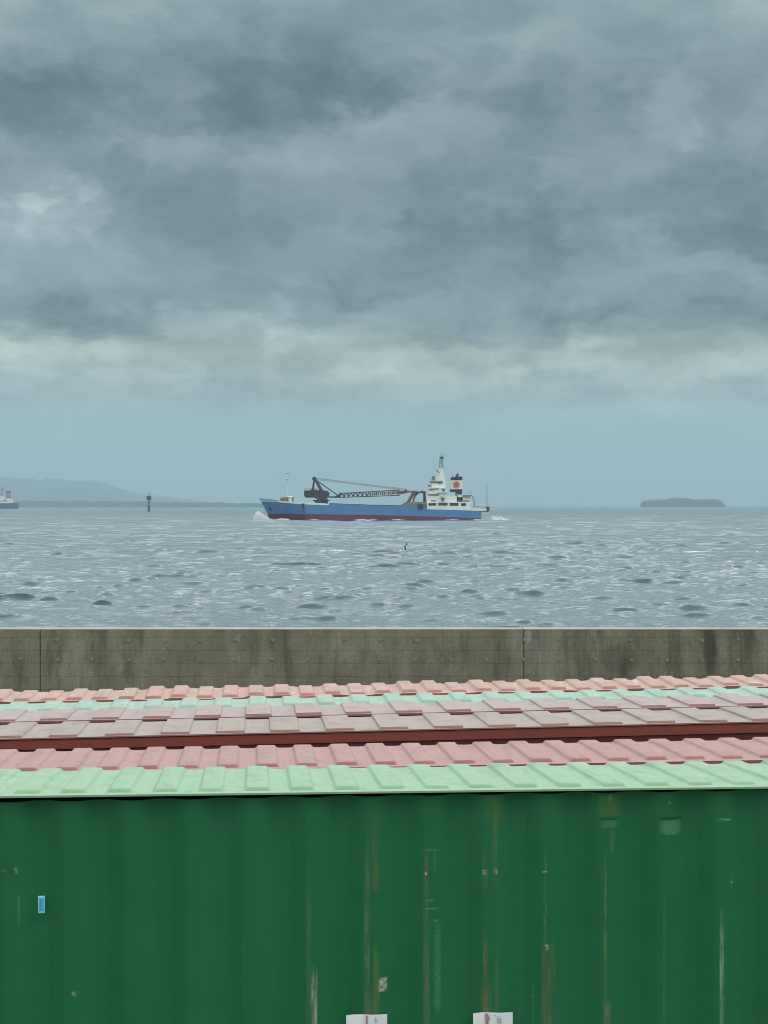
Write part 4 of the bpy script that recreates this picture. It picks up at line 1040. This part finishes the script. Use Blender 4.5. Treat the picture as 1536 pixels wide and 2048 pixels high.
def far_ship():
    dist = 2200.; s = dist / FPX; base = HY + EYE / s; B = 17.
    def X(px): return (px - 36) * s
    def Z(py): return (base - py) * s
    e = empty('distant_ship', ((36 - 768) * s, dist, 0.))
    tag(e, 'distant dark blue ship cut by the left edge, white deckhouse aft', 'ship')
    stem = lambda z: lerp(z, [(-3., -103.), (0., -104.), (10., -110.)]); stern = lambda z: lerp(z, [(-3., -3.), (2., -.8), (10., 0.)])
    top = lambda t_: lerp(t_, [(0., Z(1002)), (.12, Z(1005)), (.2, Z(1006.4)), (1., Z(1006.3))])
    v, f = hull_mesh(stem, stern, top, lambda t_: -2.5, B, .2, .2, 6, 40)
    h = MB().add(v, f).build('hull', M['navy_hull'], e, smooth=True); h.data.set_sharp_from_angle(angle=R(40))
    b = MB(); vs = []
    pts = np.linspace(.01, .99, 30)
    for t_ in pts:
        z = top(t_) - .4; x = stem(z) + (stern(z) - stem(z)) * t_; q = half_beam(t_, z, top(0.), B, .2, .2) - .1; vs += [(x, -q, z), (x, q, z)]
    b.add(vs, [(2 * i, 2 * i + 2, 2 * i + 3, 2 * i + 1) for i in range(29)]).build('deck', M['deck_green'], e)
    d = MB().box(X(-18), X(23.6), -6.5, 6.5, Z(1006.6), Z(1001.4)).box(X(-16), X(12.5), -6, 6, Z(1001.4), Z(996)).box(X(-14), X(9), -6, 6, Z(996), Z(992.4)).box(X(14.5), X(23.5), -5, 5, Z(1001.4), Z(997))
    d = d.build('deckhouse', M['ship_white'], e)
    for x0, x1, y0, y1 in ((2, 8, 1002.6, 1001.8), (9, 15, 1002.4, 1000.4), (-14, -2, 1003, 1001.6), (-13, 2, 995, 993.4)):
        MB().box(X(x0), X(x1), -6.6, -6.4, Z(y0 + .4), Z(y1)).build('opening', M['opening'], d)
    fu = MB().prism([(X(12.2), Z(998)), (X(12.8), Z(986.5)), (X(21.2), Z(986.5)), (X(21), Z(997))], -3, 3).build('funnel', M['salmon'], e)
    MB().prism([(X(12.6), Z(986.4)), (X(13.5), Z(982.4)), (X(19.8), Z(981.4)), (X(21.4), Z(986.4))], -3, 3).build('funnel_cap', M['ship_dark'], fu)
    MB().tube((X(4), 0, Z(993)), (X(4), 0, Z(973.4)), .7, .35, 8).tube((X(1), 0, Z(977)), (X(7), 0, Z(977)), .3).box(X(2.5), X(6.6), -.6, .6, Z(982), Z(978)).box(X(-2), X(4), -4, 4, Z(990.4), Z(988.6)).build('mast', M['ship_grey'], e)
    b = MB()
    for k in range(3): b.box(-84 + k * 20, -67 + k * 20, -5.5, 5.5, top(.3) - .4, top(.3) + 1.6, 0, .2).build('hatch_cover', M['ship_grey'], e); b = MB()
    MB().tube((-102, 0, top(0.) - 2), (-102, 0, top(0) + 8), .3, .2).build('foremast', M['ship_grey'], e)
far_ship()

def beacon():
    dist = 1180.; s = dist / FPX; base = HY + EYE / s
    def Z(py): return (base - py) * s
    e = empty('channel_beacon', ((297.8 - 768) * s, dist, 0.))
    tag(e, 'slim dark beacon pile standing in the sea left of the cargo ship', 'beacon')
    MB().lathe([(.85, -2.), (.85, Z(1010.5)), (.75, Z(1009.6)), (.45, Z(1009.4))], 0, 0, 12).build('pile', M['beacon'], e)
    MB().lathe([(.5, Z(1009.6)), (.46, Z(1000)), (.5, Z(992))], 0, 0, 10).build('pole', M['beacon'], e)
    b = MB()
    for k in range(6):
        a = math.pi * 2 * k / 6 + .3; b.box(1.45 * math.cos(a) - .3, 1.45 * math.cos(a) + .3, 1.45 * math.sin(a) - .3, 1.45 * math.sin(a) + .3, Z(999.6), Z(992.2))
    b.lathe([(1.75, Z(1000.2)), (1.75, Z(999.6))], 0, 0, 14); b.lathe([(1.6, Z(992.6)), (1.6, Z(992))], 0, 0, 14)
    b.build('daymark', M['beacon'], e)
    MB().lathe([(.3, Z(992)), (.34, Z(990)), (.75, Z(989.6)), (.8, Z(987)), (.5, Z(985.6)), (.1, Z(985.2))], 0, 0, 12).build('lantern', M['steel_grey'], e)
beacon()

def spar_buoy():
    dist = 166.; s = dist / FPX
    e = empty('spar_buoy', ((812 - 768) * s, dist, 0.), 0); e.scale = (.8, .8, .8)
    tag(e, 'tiny dark buoy with a ball on a rod below the cargo ship', 'buoy')
    MB().tube((.02, 0, -.25), (-.17, 0, .52), .075, .1, 10).build('float', M['buoy'], e)
    MB().tube((-.16, 0, .5), (.08, 0, .74), .014, .014, 6).build('rod', M['buoy'], e)
    b = MB(); prof = [(.14 * math.sin(a), .80 - .13 * math.cos(a)) for a in np.linspace(.12, math.pi - .12, 9)]
    b.lathe(prof, .08, 0, 12).build('topmark', M['buoy'], e, smooth=True)
spar_buoy()

def hill_tower():
    dist = 8350.; s = dist / FPX; base = HY + EYE / s
    z0, z1 = (base - 962) * s, (base - 945) * s
    e = empty('transmission_tower', ((95.5 - 768) * s, dist, z0))
    tag(e, 'faint lattice tower on the ridge of the far hills', 'tower')
    b = MB(); H = z1 - z0; n = 7
    for k in range(4):
        a = math.pi / 4 + k * math.pi / 2; ca, sa = math.cos(a), math.sin(a)
        b.tube((4 * ca, 4 * sa, -6), (1.2 * ca, 1.2 * sa, H * .75), .55, .4, 5)
        for i in range(n):
            h0, h1 = H * .75 * i / n, H * .75 * (i + 1) / n; r0, r1 = 4 - 2.8 * i / n, 4 - 2.8 * (i + 1) / n; a2 = a + math.pi / 2
            b.tube((r0 * ca, r0 * sa, h0), (r1 * math.cos(a2), r1 * math.sin(a2), h1), .3, .3, 5)
    b.build('lattice', M['steel_grey'], e)
    MB().tube((0, 0, H * .7), (0, 0, H), .7, .3, 6).build('aerial', M['steel_grey'], e)
    for k in (.5, .62): MB().lathe([(2.6, H * k), (2.6, H * k + 2.4)], 0, 0, 10).build('dish', M['ship_white'], e)
hill_tower()

# ------------------------------------------------------------------ haze over the sea
hm = bpy.data.materials.new('sea_haze'); hm.use_nodes = True
t = NT(hm.node_tree)
pv = t.node('ShaderNodeVolumePrincipled'); pv.inputs['Color'].default_value = (.52, .74, .885, 1); pv.inputs['Density'].default_value = 2.05e-4
o = t.node('ShaderNodeOutputMaterial'); t.t.links.new(pv.outputs[0], o.inputs['Volume'])
hz = MB().box(-7000, 7000, -120, 9900, -6., 235.).build('haze', hm)
tag(hz, kind='stuff')
